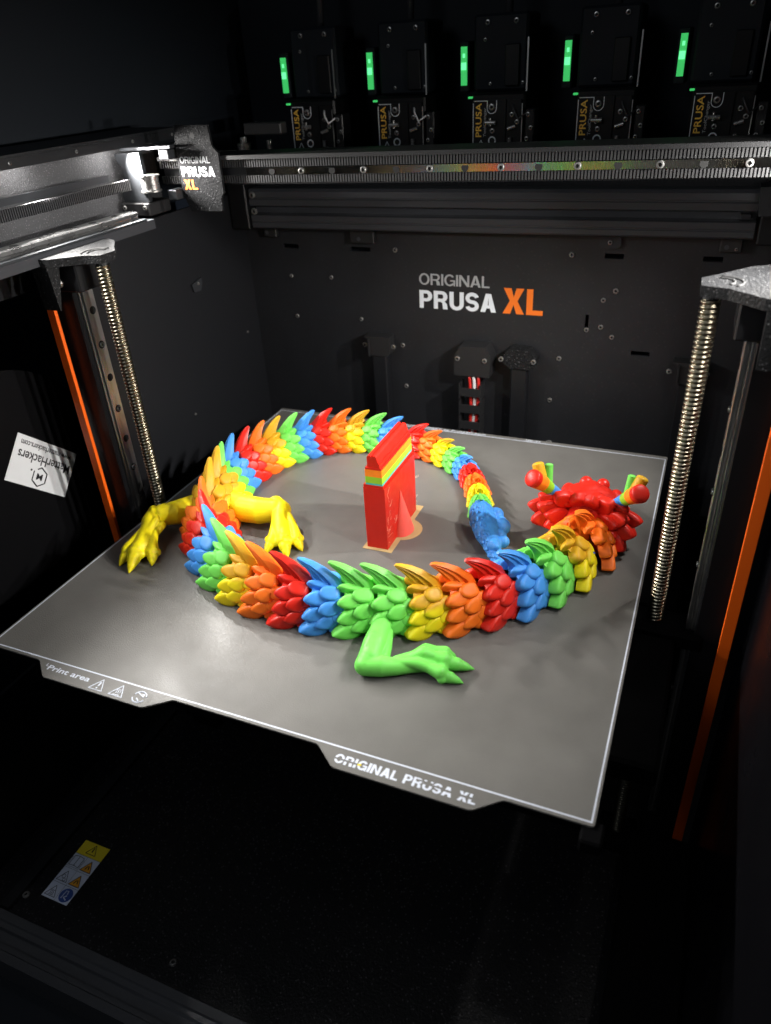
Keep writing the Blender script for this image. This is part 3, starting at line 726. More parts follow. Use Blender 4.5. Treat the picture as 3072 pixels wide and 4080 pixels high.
mb = MB(); disc(mb, -334.8, -278.7, 27, 86); mb.build('filament_coil', M['coil'], S)
ca, sa = math.cos(R(-41.5)), math.sin(R(-41.5))
def st(u, v, h, cy=-29.7, cz=30.1):       # sticker axes: u along the long edge, v up in the rotated frame
    return (-275.4 + h, cy + u * ca - v * sa, cz + u * sa + v * ca)
mb = MB(); q = [(-31.5, -18.7), (31.5, -18.7), (31.5, 18.7), (-31.5, 18.7)]
mb.add([st(*p, 0) for p in q] + [st(*p, .25) for p in q], [(0, 1, 2, 3), (4, 5, 6, 7), (0, 1, 5, 4), (1, 2, 6, 5), (2, 3, 7, 6), (3, 0, 4, 7)]); lab = mb.build('label', M['paper'], S); lab['label'] = 'white rectangular label stuck upside down'
up = lambda x, y, h: st(-x, -y, .3 + h)
mb = MB(); fit_text(mb, 'MatterHackers', -28, 26.5, -7.3, 7.4, up, .14); fit_text(mb, 'www.matterhackers.com', -26.5, 26.5, -15.2, 4.6, up, .12); mb.build('lettering', M['ink_black'], lab)
mb = MB(); hx = [(7.6 * math.cos(R(90 + 60 * i)), 9 + 7.6 * math.sin(R(90 + 60 * i))) for i in range(7)]
for i in range(6):
    a, c = hx[i], hx[i + 1]
    if i == 3: c = (a[0] + (c[0] - a[0]) * .55, a[1] + (c[1] - a[1]) * .55)
    mb.tube([up(*a, .05), up(*c, .05)], .55, 5)
fit_text(mb, 'M', -3, 3, 6.6, 5, up, .2); mb.cyl(up(9.6, 5.2, 0), up(9.6, 5.2, .15), .9, n=10); mb.build('logo', M['ink_black'], lab)

W = thing('warning_sticker', (-202, -180, -250), 'yellow and white safety pictogram sticker on the black floor', 'sticker')
sx0, sx1, sy0, sy1 = -214.6, -189.4, -204.3, -153.6
hy = [sy0, sy0 + 13.1, sy0 + 25.9, sy0 + 38.6, sy1]; mxx = (sx0 + sx1) / 2
MB().box(sx0, sx1, hy[3] + .15, sy1, -249.95, -249.8).build('header', M['paper_yellow'], W)
for i in range(3):
    MB().box(sx0, mxx - .15, hy[i] + .15, hy[i + 1] - .15, -249.95, -249.8).build('cell', M['paper_blue'], W)
    MB().box(mxx + .15, sx1, hy[i] + .15, hy[i + 1] - .15, -249.95, -249.8).build('cell', M['paper_blue'], W)
Zs = -249.72
def mark(mb, m_, nm='pictogram'): return mb.build(nm, m_, W)
mb = MB(); tri(mb, mxx, hy[3] + 6.2, 4.8, Zs, .3); mb.tube([(mxx, hy[3] + 8.4, Zs), (mxx, hy[3] + 4.4, Zs)], .5, 5); mark(mb, M['ink_black'])
lx, rx = (sx0 + mxx) / 2, (mxx + sx1) / 2
mb = MB()
for dx in (-4.6, 0, 4.6): mb.tube([(lx + dx, hy[2] + 2.2, Zs), (lx + dx, hy[2] + 10.4, Zs)], .26, 4)
for dy in (2.2, 10.4): mb.tube([(lx - 4.6, hy[2] + dy, Zs), (lx, hy[2] + dy + .8, Zs), (lx + 4.6, hy[2] + dy, Zs)], .26, 4)
mb.tube([(lx - 5.6, hy[2] + 9.4, Zs), (lx - 5.6, hy[2] + 1.2, Zs), (lx + 5.6, hy[2] + 1.2, Zs), (lx + 5.6, hy[2] + 9.4, Zs)], .2, 4); mark(mb, M['ink_black'])
for yy in (hy[2] + 5.6, hy[1] + 5.6):
    mb = MB(); mb.prism([(rx - 5.2, yy - 4), (rx, yy + 5), (rx + 5.2, yy - 4)], -249.79, -249.75, 'z'); mark(mb, M['sign_orange'])
    mb = MB(); tri(mb, rx, yy, 5.2, Zs, .3); mb.tube([(rx - 1.3, yy - 2.5, Zs), (rx - .8, yy, Zs), (rx + .6, yy + .8, Zs), (rx + 1.6, yy - 1.8, Zs)], .42, 5); mark(mb, M['ink_black'])
mb = MB(); tri(mb, lx, hy[1] + 5.6, 5.0, Zs, .26)
for dx, dy, r in ((-.6, 5.6, 1.5), (1.4, 3.2, 1.2)): mb.tube([(lx + dx + r * math.cos(R(30 * i)), hy[1] + dy + r * math.sin(R(30 * i)), Zs) for i in range(13)], .2, 4)
tri(mb, lx, hy[0] + 5.8, 5.0, Zs, .26)
for dx in (-1.3, 0, 1.3): mb.tube([(lx + dx + .4 * math.sin(q * 1.6), hy[0] + 3.4 + q * .9, Zs) for q in range(5)], .2, 4)
mb.tube([(lx - 2.6, hy[0] + 2.9, Zs), (lx + 2.6, hy[0] + 2.9, Zs)], .2, 4); mark(mb, M['ink_black'])
mb = MB(); mb.cyl((rx, hy[0] + 6.5, -249.79), (rx, hy[0] + 6.5, -249.74), 5.6, n=32); mark(mb, M['sign_blue'])
mb = MB(); mb.tube([(rx - 2.4, hy[0] + 3.4, Zs), (rx - 2, hy[0] + 9.6, Zs), (rx + .2, hy[0] + 10, Zs), (rx + .6, hy[0] + 7.4, Zs)], .45, 5); mb.tube([(rx + 2.6, hy[0] + 3.2, Zs), (rx - .6, hy[0] + 4.6, Zs), (rx + 1.2, hy[0] + 6.6, Zs)], .6, 5); mark(mb, M['paper_blue'])

# ================================================================== PURGE TOWER
T = thing('purge_tower', (6, 15, 0), 'red printed purge tower with orange and green bands inside the ring', 'purge tower')
mb = MB(); mb.prism([(-2.3, -12.4), (13.1, -12.0), (13.1, 44), (-2.3, 44)], .32, 48.6, 'z'); mb.build('lower_block', PLA['tower_red'], T)
mb = MB(); mb.prism([(-2.0, -12.1), (12.0, -11.7), (12.0, 43.6), (-2.0, 43.6)], 48.61, 50.6, 'z'); mb.build('shoulder', PLA['tower_red'], T)
for z0, z1, cname in ((50.61, 51.9, 'teal'), (51.91, 56.8, 'lime'), (56.81, 62.0, 'amber')):
    mb = MB(); mb.prism([(-.4, -12.0), (11.6, -11.6), (11.6, 42.9), (-.4, 42.9)], z0, z1, 'z'); mb.build('colour_band', PLA[cname], T)
mb = MB(); mb.prism([(.0, -11.9), (11.2, -11.5), (11.2, 42.8), (.0, 42.8)], 62.01, 63.6, 'z'); mb.build('step', PLA['tower_red'], T)
mb = MB(); mb.prism([(1.4, 63.61), (10.4, 63.61), (10.3, 66.5), (9.6, 66.7), (8.2, 71.4), (7.4, 72.3), (5.6, 72.3), (5.3, 71.2), (4.4, 71.2), (4.1, 72.3), (2.2, 72.2), (1.4, 71.0)], -11.4, 42.6, 'y'); mb.build('ridge', PLA['tower_red'], T)
mb = MB(); v = [(13.3, 14.5, 34)]; nn_ = 20
for i in range(nn_ + 1):
    a = R(-90 + 180 * i / nn_); v.append((13.0 + 8.6 * math.cos(a), 15 + 10.5 * math.sin(a), .32))
mb.add(v, [(0, i + 1, i + 2) for i in range(nn_)] + [tuple(range(1, nn_ + 2)), (0, 1, nn_ + 1)]); mb.build('support_cone', PLA['rose'], T)
pts = [(-5, -15.3), (16.8, -15), (16.8, 2.5)] + [(13 + 14.5 * math.cos(R(a)), 16 + 14.5 * math.sin(R(a))) for a in range(-72, 76, 12)] + [(16.6, 32), (16.6, 50.5), (-5, 50.5)]
mb = MB(); mb.prism(pts, .05, .3, 'z'); mb.build('brim', PLA['tan'], T)
mb = MB()
for i in range(34):                                   # stray strings of filament along the corners
    if i < 16: p = Vector((13.3, random.uniform(-12, -5), random.uniform(4, 47))); d = Vector((random.uniform(0, .5), random.uniform(-1, .4), random.uniform(.3, 1.3)))
    elif i < 20: p = Vector((13.3, random.uniform(2, 6), random.uniform(3, 26))); d = Vector((.2, random.uniform(-.5, .5), 1))
    else: p = Vector((random.uniform(9, 13.4), 44.1, random.uniform(2, 60))); d = Vector((random.uniform(-.2, .6), .5, random.uniform(-1, 1)))
    L_ = random.uniform(1.5, 6); d.normalize()
    mb.tube([p + d * L_ * q_ / 5 + Vector((.3 * math.sin(q_ * 1.1), .35 * math.cos(q_ + i), .2 * math.sin(q_ * 2 + i))) for q_ in range(6)], .075, 4)
tag(mb.build('stringing', M['string'], T), kind='stuff')

# ================================================================== DRAGON
D = thing('dragon', (0, 20, 0), 'rainbow 3D printed articulated dragon curled in a ring on the bed', 'toy dragon')
LINE = [(143, 66), (142, 42), (136.5, 16), (127.5, -7), (116, -28), (101.5, -46), (85, -60), (66.5, -70.5), (47.6, -78.5), (28.2, -84.3), (9.5, -88.5), (-10, -90.3), (-29, -89.2), (-49, -85), (-68, -78), (-85.6, -68), (-101, -55), (-115, -39), (-125.5, -21), (-133, 0), (-138.5, 18), (-141, 30), (-140.6, 45), (-137.7, 61), (-133, 76.6), (-125.7, 90.8), (-116.4, 103.3), (-106.3, 114.6), (-93.7, 123.5), (-79, 129.5), (-63.5, 132.9), (-48, 134.2), (-32.7, 134.7), (-19.5, 134), (-5.6, 131), (7, 125.2), (19, 118), (29, 110), (38, 99.5), (46.5, 86), (53.5, 72), (59, 58), (67, 38)]
dense = []
LP = [Vector((*p, 0)) for p in LINE]
for i in range(len(LP) - 1):
    p0, p1, p2, p3 = LP[max(i - 1, 0)], LP[i], LP[i + 1], LP[min(i + 2, len(LP) - 1)]
    for k in range(16):
        t_ = k / 16
        dense.append(.5 * ((2 * p1) + (-p0 + p2) * t_ + (2 * p0 - 5 * p1 + 4 * p2 - p3) * t_ ** 2 + (-p0 + 3 * p1 - 3 * p2 + p3) * t_ ** 3))
arc = [0.0]
for a, c in zip(dense, dense[1:]): arc.append(arc[-1] + (c - a).length)
def near(p):
    p = Vector((*p, 0)); i = min(range(len(dense)), key=lambda j: (dense[j] - p).length); return arc[i]
def at(s):
    i = max(0, min(len(arc) - 2, next((j for j in range(len(arc)) if arc[j] >= s), len(arc) - 1) - 1))
    f_ = (s - arc[i]) / max(1e-6, arc[i + 1] - arc[i]); p = dense[i].lerp(dense[i + 1], f_)
    a = dense[max(i - 10, 0)]; c = dense[min(i + 10, len(dense) - 1)]
    return p, (a - c).normalized()          # position, direction towards the head
# name, colour, tip (x, y) or None, offset from tip, length scale, height scale, width scale, facing side that is seen (+1 = left of the head direction)
SEG = []
def add_seg(c, tip, off, kx, kz, ky, seen, fine=True, s=None): SEG.append(dict(c=c, s=(near(tip) - off) if s is None else s, kx=kx, kz=kz, ky=ky, seen=seen, fine=fine))
front = [('orange', (133, 10), .97, 1.2), ('yellow', (123, -13), 1.0, 1.17), ('green', (112.6, -32.2), 1.01, 1.12), ('blue', (99.2, -47.1), 1, 1.06), ('red', (83.6, -60.3), 1, 1), ('orange', (66, -69.8), 1, 1), ('yellow', (47.6, -78), 1, 1),
         ('F', (28.2, -82.7), 1, 1), ('F', (9.5, -88.9), 1, 1), ('blue', (-10.2, -90.7), 1, 1), ('red', (-29, -89.4), 1, 1), ('orange', (-48.9, -84.9), 1, 1), ('yellow', (-67.9, -78.1), 1, 1), ('green', (-85.6, -67.8), 1, 1), ('blue', (-101.1, -55.1), 1, 1), ('red', (-115, -38.9), 1, 1), ('orange', (-125, -22), 1, 1)]
for c, tip, kz, ky in front: add_seg(c, tip, 19.5, 1.0, kz, ky, 1)
add_seg('Y', (-133.5, 1), 19, 1.0, 1.05, 1.0, -1); add_seg('Y', (-139.8, 17.5), 17.5, .9, 1.07, .98, -1)
backs = [('green', (-141.7, 27), 1.04, .97), ('blue', (-140, 44), 1.02, .95), ('red', (-137.7, 61), 1.0, .93), ('orange', (-133, 76.6), .97, .91), ('yellow', (-125.7, 90.8), .94, .89), ('green', (-116.4, 103.3), .91, .87), ('blue', (-106.3, 114.6), .88, .85), ('red', (-93.7, 123.6), .86, .83), ('orange', (-79, 129.5), .83, .81), ('yellow', (-63.5, 132.8), .81, .79), ('green', (-48, 134), .78, .76), ('blue', (-32.7, 134.6), .75, .73)]
for c, tip, kz, ky in backs: add_seg(c, tip, 15.2, .80, kz, ky, -1)
tails = [('red', (-24, 134.4), .68, .66), ('orange', (-10, 132), .62, .61), ('yellow', (4.5, 126.4), .57, .57), ('green', (17.5, 119), .53, .54), ('blue', (29, 110), .50, .51), ('red', (38.3, 99.2), .48, .49), ('orange', (46.5, 86), .47, .48), ('yellow', (53.5, 72), .46, .47), ('green', (59, 58.5), .45, .46)]
for c, p, kz, ky in tails: add_seg(c, p, 0, .76, kz, ky, -1, False)

NE = 2.15; AW, AH = 16.2, 27.0
def arch_table(n=60):
    pts = []
    for i in range(n + 1):
        t_ = math.pi / 2 * i / n; pts.append((AW * math.sin(t_) ** (2 / NE), AH * math.cos(t_) ** (2 / NE)))
    acc = [0]
    for a, c in zip(pts, pts[1:]): acc.append(acc[-1] + math.dist(a, c))
    return pts, acc
APT, AAC = arch_table()
def arch(q):
    s = q * AAC[-1]; i = next((j for j in range(1, len(AAC)) if AAC[j] >= s - 1e-9), len(AAC) - 1)
    f_ = (s - AAC[i - 1]) / max(1e-9, AAC[i] - AAC[i - 1]); a, c = APT[i - 1], APT[i]
    y, z = a[0] + (c[0] - a[0]) * f_, a[1] + (c[1] - a[1]) * f_
    tn = Vector((c[0] - a[0], c[1] - a[1])).normalized(); return y, z, Vector((-tn.y, tn.x)) * 1.0
FL = [(-10.5, 1.0), (-6, .975), (-1, .935), (4, .87), (11.5, .72)]
def flare(x):
    for (a, fa), (c, fc) in zip(FL, FL[1:]):
        if x <= c: return fa + (fc - fa) * (x - a) / (c - a)
    return FL[-1][1]
def shell(mb, Mx):
    prof = [(11.5, .66), (11.5, .70), (4, .85), (-1, .915), (-6, .955), (-10.5, .975), (-10.5, .90), (-5, .84), (1, .74), (1, .3)]
    qs = [i / 11 for i in range(12)]
    loop = [(-arch(q)[0], arch(q)[1]) for q in qs[::-1]] + [(arch(q)[0], arch(q)[1]) for q in qs[1:]]
    n_ = len(loop); v = []
    for x, f_ in prof:
        for (y, z) in loop: v.append(Mx @ Vector((x, y * f_, max(.05, z * f_))))
    f = [tuple(range(n_)), tuple(range(len(v) - n_, len(v)))]
    for j in range(len(prof) - 1):
        f += [(j * n_ + i, j * n_ + (i + 1) % n_, (j + 1) * n_ + (i + 1) % n_, (j + 1) * n_ + i) for i in range(n_)]
    mb.add(v, f)
def spike(mb, Mx, k=1.0):
    he = [(9.5, 15), (8.0, 22), (4.5, 29.5), (-2.5, 35.6), (-9.8, 39.8), (-16.2, 41.9), (-19.4, 42.2)]
    te = [(-10.5, 15), (-10.4, 23), (-11.2, 27.4), (-13.0, 31.4), (-16.0, 35.6), (-19.2, 39.0), (-20.6, 41.0)]
    th = [5.4, 5.1, 4.6, 3.8, 2.9, 1.95, .95]
    cs_ = [0, .10, .24, .38, .50, .63, .78, .92, 1.0]; w_ = [0, .55, .96, .66, .92, .60, .84, .50, 0]
    n_ = 16; v = []
    for (hx_, hz), (tx_, tz_), t_ in zip(he, te, th):
        for c, ww in list(zip(cs_, w_)): v.append(Mx @ Vector((hx_ + (tx_ - hx_) * c, t_ * ww, hz + (tz_ - hz) * c)))
        for c, ww in list(zip(cs_, w_))[-2:0:-1]: v.append(Mx @ Vector((hx_ + (tx_ - hx_) * c, -t_ * ww, hz + (tz_ - hz) * c)))
    f = [tuple(range(n_)), tuple(range(6 * n_, 7 * n_))]
    for j in range(6): f += [(j * n_ + i, j * n_ + (i + 1) % n_, (j + 1) * n_ + (i + 1) % n_, (j + 1) * n_ + i) for i in range(n_)]
    mb.add(v, f)
def scale_unit(seed, tip=.30):
    rnd = random.Random(seed); v = []; n_ = 18
    rings = [(.0, 1.0), (.50, .985), (.76, .92), (.90, .74), (.97, .42), (1.0, .0), (.99, -1.1)]
    v.append((0, 0, 1.0))
    for r, z in rings[1:]:
        for i in range(n_):
            a = 2 * math.pi * i / n_; c, s = math.cos(a), math.sin(a)
            e = 2.9; m_ = (abs(c) ** e + abs(s) ** e) ** (-1 / e)
            x = r * m_ * c; y = r * m_ * s * (1 - tip * max(0, c) ** 1.4)
            if c > 0: x *= 1 + (.08 + .25 * tip) * (1 - abs(s)) * r
            zz = z + (.10 * x if z > 0 else 0) + .05 * rnd.uniform(-1, 1) * (r > .5 and z > 0)
            v.append((x * (1 + .02 * rnd.uniform(-1, 1)), y * (1 + .02 * rnd.uniform(-1, 1)), zz))
    f = [(0, 1 + i, 1 + (i + 1) % n_) for i in range(n_)]
    for j in range(len(rings) - 2):
        f += [(1 + j * n_ + i, 1 + (j + 1) * n_ + i, 1 + (j + 1) * n_ + (i + 1) % n_, 1 + j * n_ + (i + 1) % n_) for i in range(n_)]
    return v, f
UNITS = [scale_unit(s, t_) for s, t_ in ((1, .18), (2, .36), (3, .46), (4, .58))]
UMESH = []
for i, (v, f) in enumerate(UNITS):
    mb = MB(); mb.add([(a * 1000, b_ * 1000, c * 1000) for a, b_, c in v], f); UMESH.append(mb.mesh('scale', PLA['green'], True))
# column x of centre, half length, rows (q, half width, thickness, unit)
ROWS = [(7.8, 5.2, 1.0, ((.355, 4.6, 2.2, 0), (.625, 4.5, 2.2, 1), (.875, 3.8, 2.0, 1))),
        (1.0, 6.0, 1.5, ((.225, 4.9, 2.8, 0), (.495, 4.9, 2.8, 1), (.755, 4.5, 2.8, 2))),
        (-6.6, 6.6, .3, ((.115, 2.7, 2.6, 2), (.360, 4.7, 3.0, 1), (.625, 4.9, 3.2, 2), (.885, 5.4, 3.6, 3)))]
def scale_mats(side, rnd):
    out = []
    for x, hl, nof, rows in ROWS:
        for q, hw, th, u in rows:
            q = q + rnd.uniform(-.008, .008); y, z, n2 = arch(q); f_ = flare(x)
            nrm = Vector((0, n2.x * side, n2.y)); nrm.normalize()
            if nrm.y * side < 0: nrm = -nrm
            slope = (flare(x - 3) - flare(x + 3)) / 6 * math.hypot(y, z)      # outward rise per mm towards the tail
            d = Vector((-1, 0, 0)) + nrm * (slope * .8 + (.24 if x > -3 else .27)) + Vector((0, 0, -.22 - .12 * q + (.22 if q > .8 else 0))); 
            d = (d - nrm * 0).normalized(); sd = nrm.cross(d).normalized(); up_ = d.cross(sd).normalized()
            if up_.dot(nrm) < 0: up_ = -up_
            k = rnd.uniform(.95, 1.05) * (1.0 + (.22 if q > .8 else .08 if q > .55 else 0) * (x < -3) + (.12 if q > .7 else 0) * (x > -3))
            c = Vector((x - (hl * (k - 1) * .8), y * f_ * side, max(2.8, z * f_))) + nrm * (nof + (.9 if q > .8 and x < -3 else 0))
            m_ = Matrix(((d.x * hl * k, sd.x * hw, up_.x * th, c.x), (d.y * hl * k, sd.y * hw, up_.y * th, c.y), (d.z * hl * k, sd.z * hw, up_.z * th, c.z), (0, 0, 0, 1)))
            out.append((m_, u, x, q))
    return out
def seg_matrix(sg):
    p, d = at(sg['s']); l = Vector((0, 0, 1)).cross(d)
    return Matrix(((d.x * sg['kx'], l.x * sg['ky'], 0, p.x), (d.y * sg['kx'], l.y * sg['ky'], 0, p.y), (0, 0, sg['kz'], 0), (0, 0, 0, 1)))
SU = Matrix.Scale(U, 4)
part = None; prev = None
for idx, sg in enumerate(SEG):
    Mx = seg_matrix(sg); c = sg['c']; colr = {'F': 'green', 'Y': 'yellow'}.get(c, c); mt = PLA[colr]; rnd = random.Random(100 + idx)
    if c in 'FY' and prev == c:                  # second half of a leg segment: same part
        mb = MB(); shell(mb, Mx); o2 = mb.build('shell', mt, part); autosmooth(o2, 50); sec = True
    else:
        mb = MB(); shell(mb, Mx)
        part = mb.build('leg_segment' if c in 'FY' else 'body_segment', mt, D); autosmooth(part, 50); sec = False
        part['label'] = f'{colr} scaled segment'
    mb = MB(); spike(mb, Mx); so = mb.build('back_spike', mt, part); autosmooth(so, 38)
    rest = MB()
    for side in (1, -1):
        for m_, u, x, q in scale_mats(side, rnd):
            if c == 'F' and side == 1:           # opening for the front leg
                if (not sec and x < -3 and q > .6) or (sec and x > 3 and q > .6) or (not sec and -3 < x < 3 and q > .7): continue
            big = sg['fine'] and side == sg['seen']
            if big:
                o = bpy.data.objects.new('scale', UMESH[u]); o.material_slots[0].link = 'OBJECT'; o.material_slots[0].material = mt
                o.matrix_world = SU @ Mx @ m_ @ Matrix.Scale(1.0, 4)
                COL.objects.link(o); o.parent = part; o.matrix_parent_inverse = Matrix.Identity(4)
            else:
                v, f = UNITS[u]; MM = Mx @ m_; rest.add([MM @ Vector(q_) for q_ in v], f)
    o = rest.build('small_scales' if not sg['fine'] else 'scale_cluster', mt, part, True); tag(o, kind='stuff')
    prev = c; sg['part'] = part
# loose blue flake caught in the neck
mb = MB(); P_ = [(139, 3.5, 21), (143, 5, 20.2), (147, 4.6, 17.8), (150.5, 5.4, 16), (148.5, 2.6, 15.6), (144, 1.4, 18.2), (141, 1.6, 19.6)]
mb.add([Vector(p) for p in P_] + [Vector(p) + Vector((.3, -.9, .9)) for p in P_], [(0, 1, 2, 3, 4, 5, 6), (7, 8, 9, 10, 11, 12, 13)] + [(i, (i + 1) % 7, 7 + (i + 1) % 7, 7 + i) for i in range(7)])
fl = mb.build('filament_flake', PLA['cobalt'], SEG[0]['part']); fl['label'] = 'loose dark blue flake'

# ---- legs
def limb(mb, pts, n=22):
    """chain of (x, y, z, r): overlapping tapered tubes with round joints"""
    for a, c in zip(pts, pts[1:]):
        mb.cyl(a[:3], c[:3], a[3], c[3], n)
    for a in pts: mb.sphere(a[:3], a[3], 22, 14)
def claw(mb, base, tip, r):
    b_, t_ = Vector(base), Vector(tip); m1 = b_.lerp(t_, .35) + Vector((0, 0, .5)); m2 = b_.lerp(t_, .7) + Vector((0, 0, .35))
    limb(mb, [(*b_, r), (*m1, r * .92), (*m2, r * .58), (*t_, r * .16)])
def leg_front(mb):
    limb(mb, [(43.5, -90, 9.5, 5.8), (45.5, -102, 9.2, 6.2), (47.0, -113, 8.8, 7.0), (48.2, -122.5, 7.6, 6.8), (47.0, -128.5, 6.2, 5.6)])
    limb(mb, [(50.0, -101, 8, 3.2), (53.0, -112, 7, 3.8), (54, -119, 6.2, 4.3), (50, -126, 5, 4.5)])
    limb(mb, [(45.5, -112, 13, 3.4), (46, -120, 11.4, 3.4), (46, -126, 8.6, 3.2)])
    limb(mb, [(47.2, -128.5, 5.8, 5.6), (56, -125.8, 6.0, 6.0), (63, -123.0, 5.2, 5.0), (70, -118.4, 4.8, 4.8), (77, -114, 4.8, 5.4), (83, -112.4, 4.4, 4.8), (87, -112, 4, 4)])
    limb(mb, [(58, -124.5, 9.2, 2.0), (66, -121.4, 8.2, 2.1), (75, -118.6, 7.6, 3.5), (82, -118.8, 6.6, 3.1), (88.5, -119.4, 5.8, 4.2)])
    limb(mb, [(62, -121.4, 8.6, 1.7), (70, -116.6, 8.4, 2.3), (76, -112.0, 9.6, 3.9), (82, -111, 8.2, 3.2), (87.4, -110.2, 7.0, 4.5)])
    limb(mb, [(62, -118.8, 6.6, 2.2), (70, -112.5, 6.6, 2.6), (75.5, -106.4, 7.6, 3.5), (81, -105.0, 6.8, 2.9), (86, -103.8, 6.4, 3.5)])
    limb(mb, [(88.4, -115.6, 4.4, 3.4), (89.6, -119, 6.0, 3.0), (90, -121.4, 3.4, 2.8)]); limb(mb, [(88, -113.4, 5.6, 3), (89.2, -110, 7.4, 3), (89, -107, 5.6, 2.8)])
    claw(mb, (89.5, -109.8, 4.8), (103.4, -106.6, 1.6), 4.2); claw(mb, (90, -119.2, 3.8), (101, -118.4, 1.0), 3.6); claw(mb, (86, -103.8, 5.4), (92, -102.2, 3.4), 2.7)
organic('front_leg', leg_front, .5, 4, PLA['green'], SEG[7]['part'])
def leg_front_far(mb):
    limb(mb, [(38, -70, 13, 6), (36, -60, 9, 5.5), (44, -56, 6.4, 5.4), (56, -58, 5.6, 4.6), (66, -57, 5.2, 5)])
    for dx, dy in ((8, -5), (10, 1), (7, 5)): claw(mb, (66 + dx * .5, -57 + dy * .6, 4.6), (66 + dx * 1.6, -57 + dy, 1.2), 2.8)
def leg_left(mb):
    limb(mb, [(-135, -2, 12, 8.0), (-139, -20, 13, 8.8), (-147, -33, 13.2, 9.0), (-155, -39.5, 13.4, 8.0), (-160, -42, 13, 6.8)])
    limb(mb, [(-160.5, -41.5, 13, 6.6), (-158.5, -49, 12.2, 7.0), (-155, -57, 10.6, 6.2), (-152, -66, 8.4, 6.8), (-150.5, -72, 6.6, 6.6)])
    limb(mb, [(-157.5, -50, 15.4, 3.0), (-157, -61, 12.6, 2.6), (-157.4, -69, 9.8, 3.4), (-158.6, -76, 7.0, 4.2)])
    limb(mb, [(-152.5, -50, 15.6, 3.0), (-151.6, -61, 13.4, 2.4), (-151, -69, 11, 3.4), (-150.4, -76.5, 8.2, 4.9)])
    limb(mb, [(-148, -50, 12, 2.8), (-147, -60, 11, 2.6), (-144, -67, 9.4, 3.2), (-140.6, -72.5, 6.8, 4.2)])
    limb(mb, [(-155, -48, 16.5, 2.6), (-159, -44, 18.0, 2.8), (-162.5, -40, 16.5, 3.4)])
    limb(mb, [(-161.5, -75, 5.4, 3.2), (-158.6, -79, 6.6, 3.6), (-155.5, -79, 5.6, 3.0)]); limb(mb, [(-154.4, -78.5, 6, 3.2), (-150.4, -80, 8.6, 3.6), (-146, -79, 6, 3.2)]); limb(mb, [(-143.6, -75.4, 5.4, 3.0), (-140, -75, 7.0, 3.2), (-137.4, -72.6, 5.4, 3.0)])
    claw(mb, (-157.6, -79, 5.2), (-157.6, -89.5, .8), 3.9); claw(mb, (-150, -79, 6.0), (-145.8, -94.0, .8), 4.9); claw(mb, (-139.6, -74.5, 5.0), (-135.6, -82, .8), 3.9)
def leg_right(mb):
    limb(mb, [(-120, -4, 11, 9.4), (-105, -9.5, 11, 10.4), (-91, -9.5, 11.4, 10.0), (-78, -7, 12.6, 8.4)])
    limb(mb, [(-80, -2.5, 15, 6.2), (-73, -6.5, 13.4, 7.0), (-69.4, -16, 11, 6.4), (-64.6, -24, 8.6, 6.4), (-60.5, -29, 6.6, 6.2)])
    limb(mb, [(-74, -13, 14.5, 3.0), (-71, -21, 11.6, 2.6), (-68.6, -27, 9.2, 3.2), (-66.4, -32.6, 6.6, 4.1)])
    limb(mb, [(-69, -12, 15.6, 3.0), (-65, -19, 13.2, 2.4), (-62, -25, 11, 3.2), (-58.4, -31, 8.2, 4.7)])
    limb(mb, [(-65, -11, 12.6, 2.8), (-59, -16.5, 11.2, 2.6), (-55, -21, 9, 3.2), (-51.2, -26, 6.4, 4.1)])
    limb(mb, [(-69.6, -33.4, 5.2, 3), (-66.2, -36, 6.4, 3.4), (-62.8, -35.4, 5.4, 3)]); limb(mb, [(-61.4, -34.4, 5.8, 3.2), (-57, -34.4, 8.2, 3.5), (-54, -31.4, 6, 3.2)]); limb(mb, [(-53, -29.6, 5.2, 3), (-50, -28.4, 6.6, 3.2), (-49, -25, 5.2, 3)])
    claw(mb, (-66, -35.0, 5.2), (-67, -45, .8), 3.7); claw(mb, (-57.4, -33.0, 5.8), (-49.6, -43.2, .8), 4.8); claw(mb, (-50.4, -27.6, 5.0), (-43.4, -33, .8), 3.8)
organic('hind_leg', leg_left, .55, 4, PLA['lemon'], SEG[17]['part'])
organic('hind_leg', leg_right, .55, 4, PLA['lemon'], SEG[17]['part'])

# ---- tail club
def club(mb):
    ch = [(58.5, 59, 5.0, 4.0), (62, 51, 6.5, 6.2), (65, 42, 7.5, 9.0), (69.5, 31, 7.5, 9.6), (75, 20, 7, 8.8), (81, 9, 6.5, 6.4), (87, -2, 6, 4.8), (93, -13, 5, 4)]
    limb(mb, ch, 14)
    for c, r in (((75, 44, 7.5), 5.6), ((83, 30, 7.5), 6.2), ((88.5, 12, 7.5), 4.6), ((80, 38, 6), 4.5), ((84, 20, 6.6), 5.2)): mb.sphere(c, r)
    limb(mb, [(84, 6, 9, 4.6), (85, 0, 12, 4.2), (88, -4, 14, 2.6)])
    limb(mb, [(63, 50, 13, 1.6), (68, 38, 16.4, 1.6), (73, 26, 16, 1.6)])
tc = organic('tail_club', club, .6, 2, PLA['blue'], D); tc['label'] = 'blue knobbly tail end'
rest = MB(); rnd = random.Random(5)
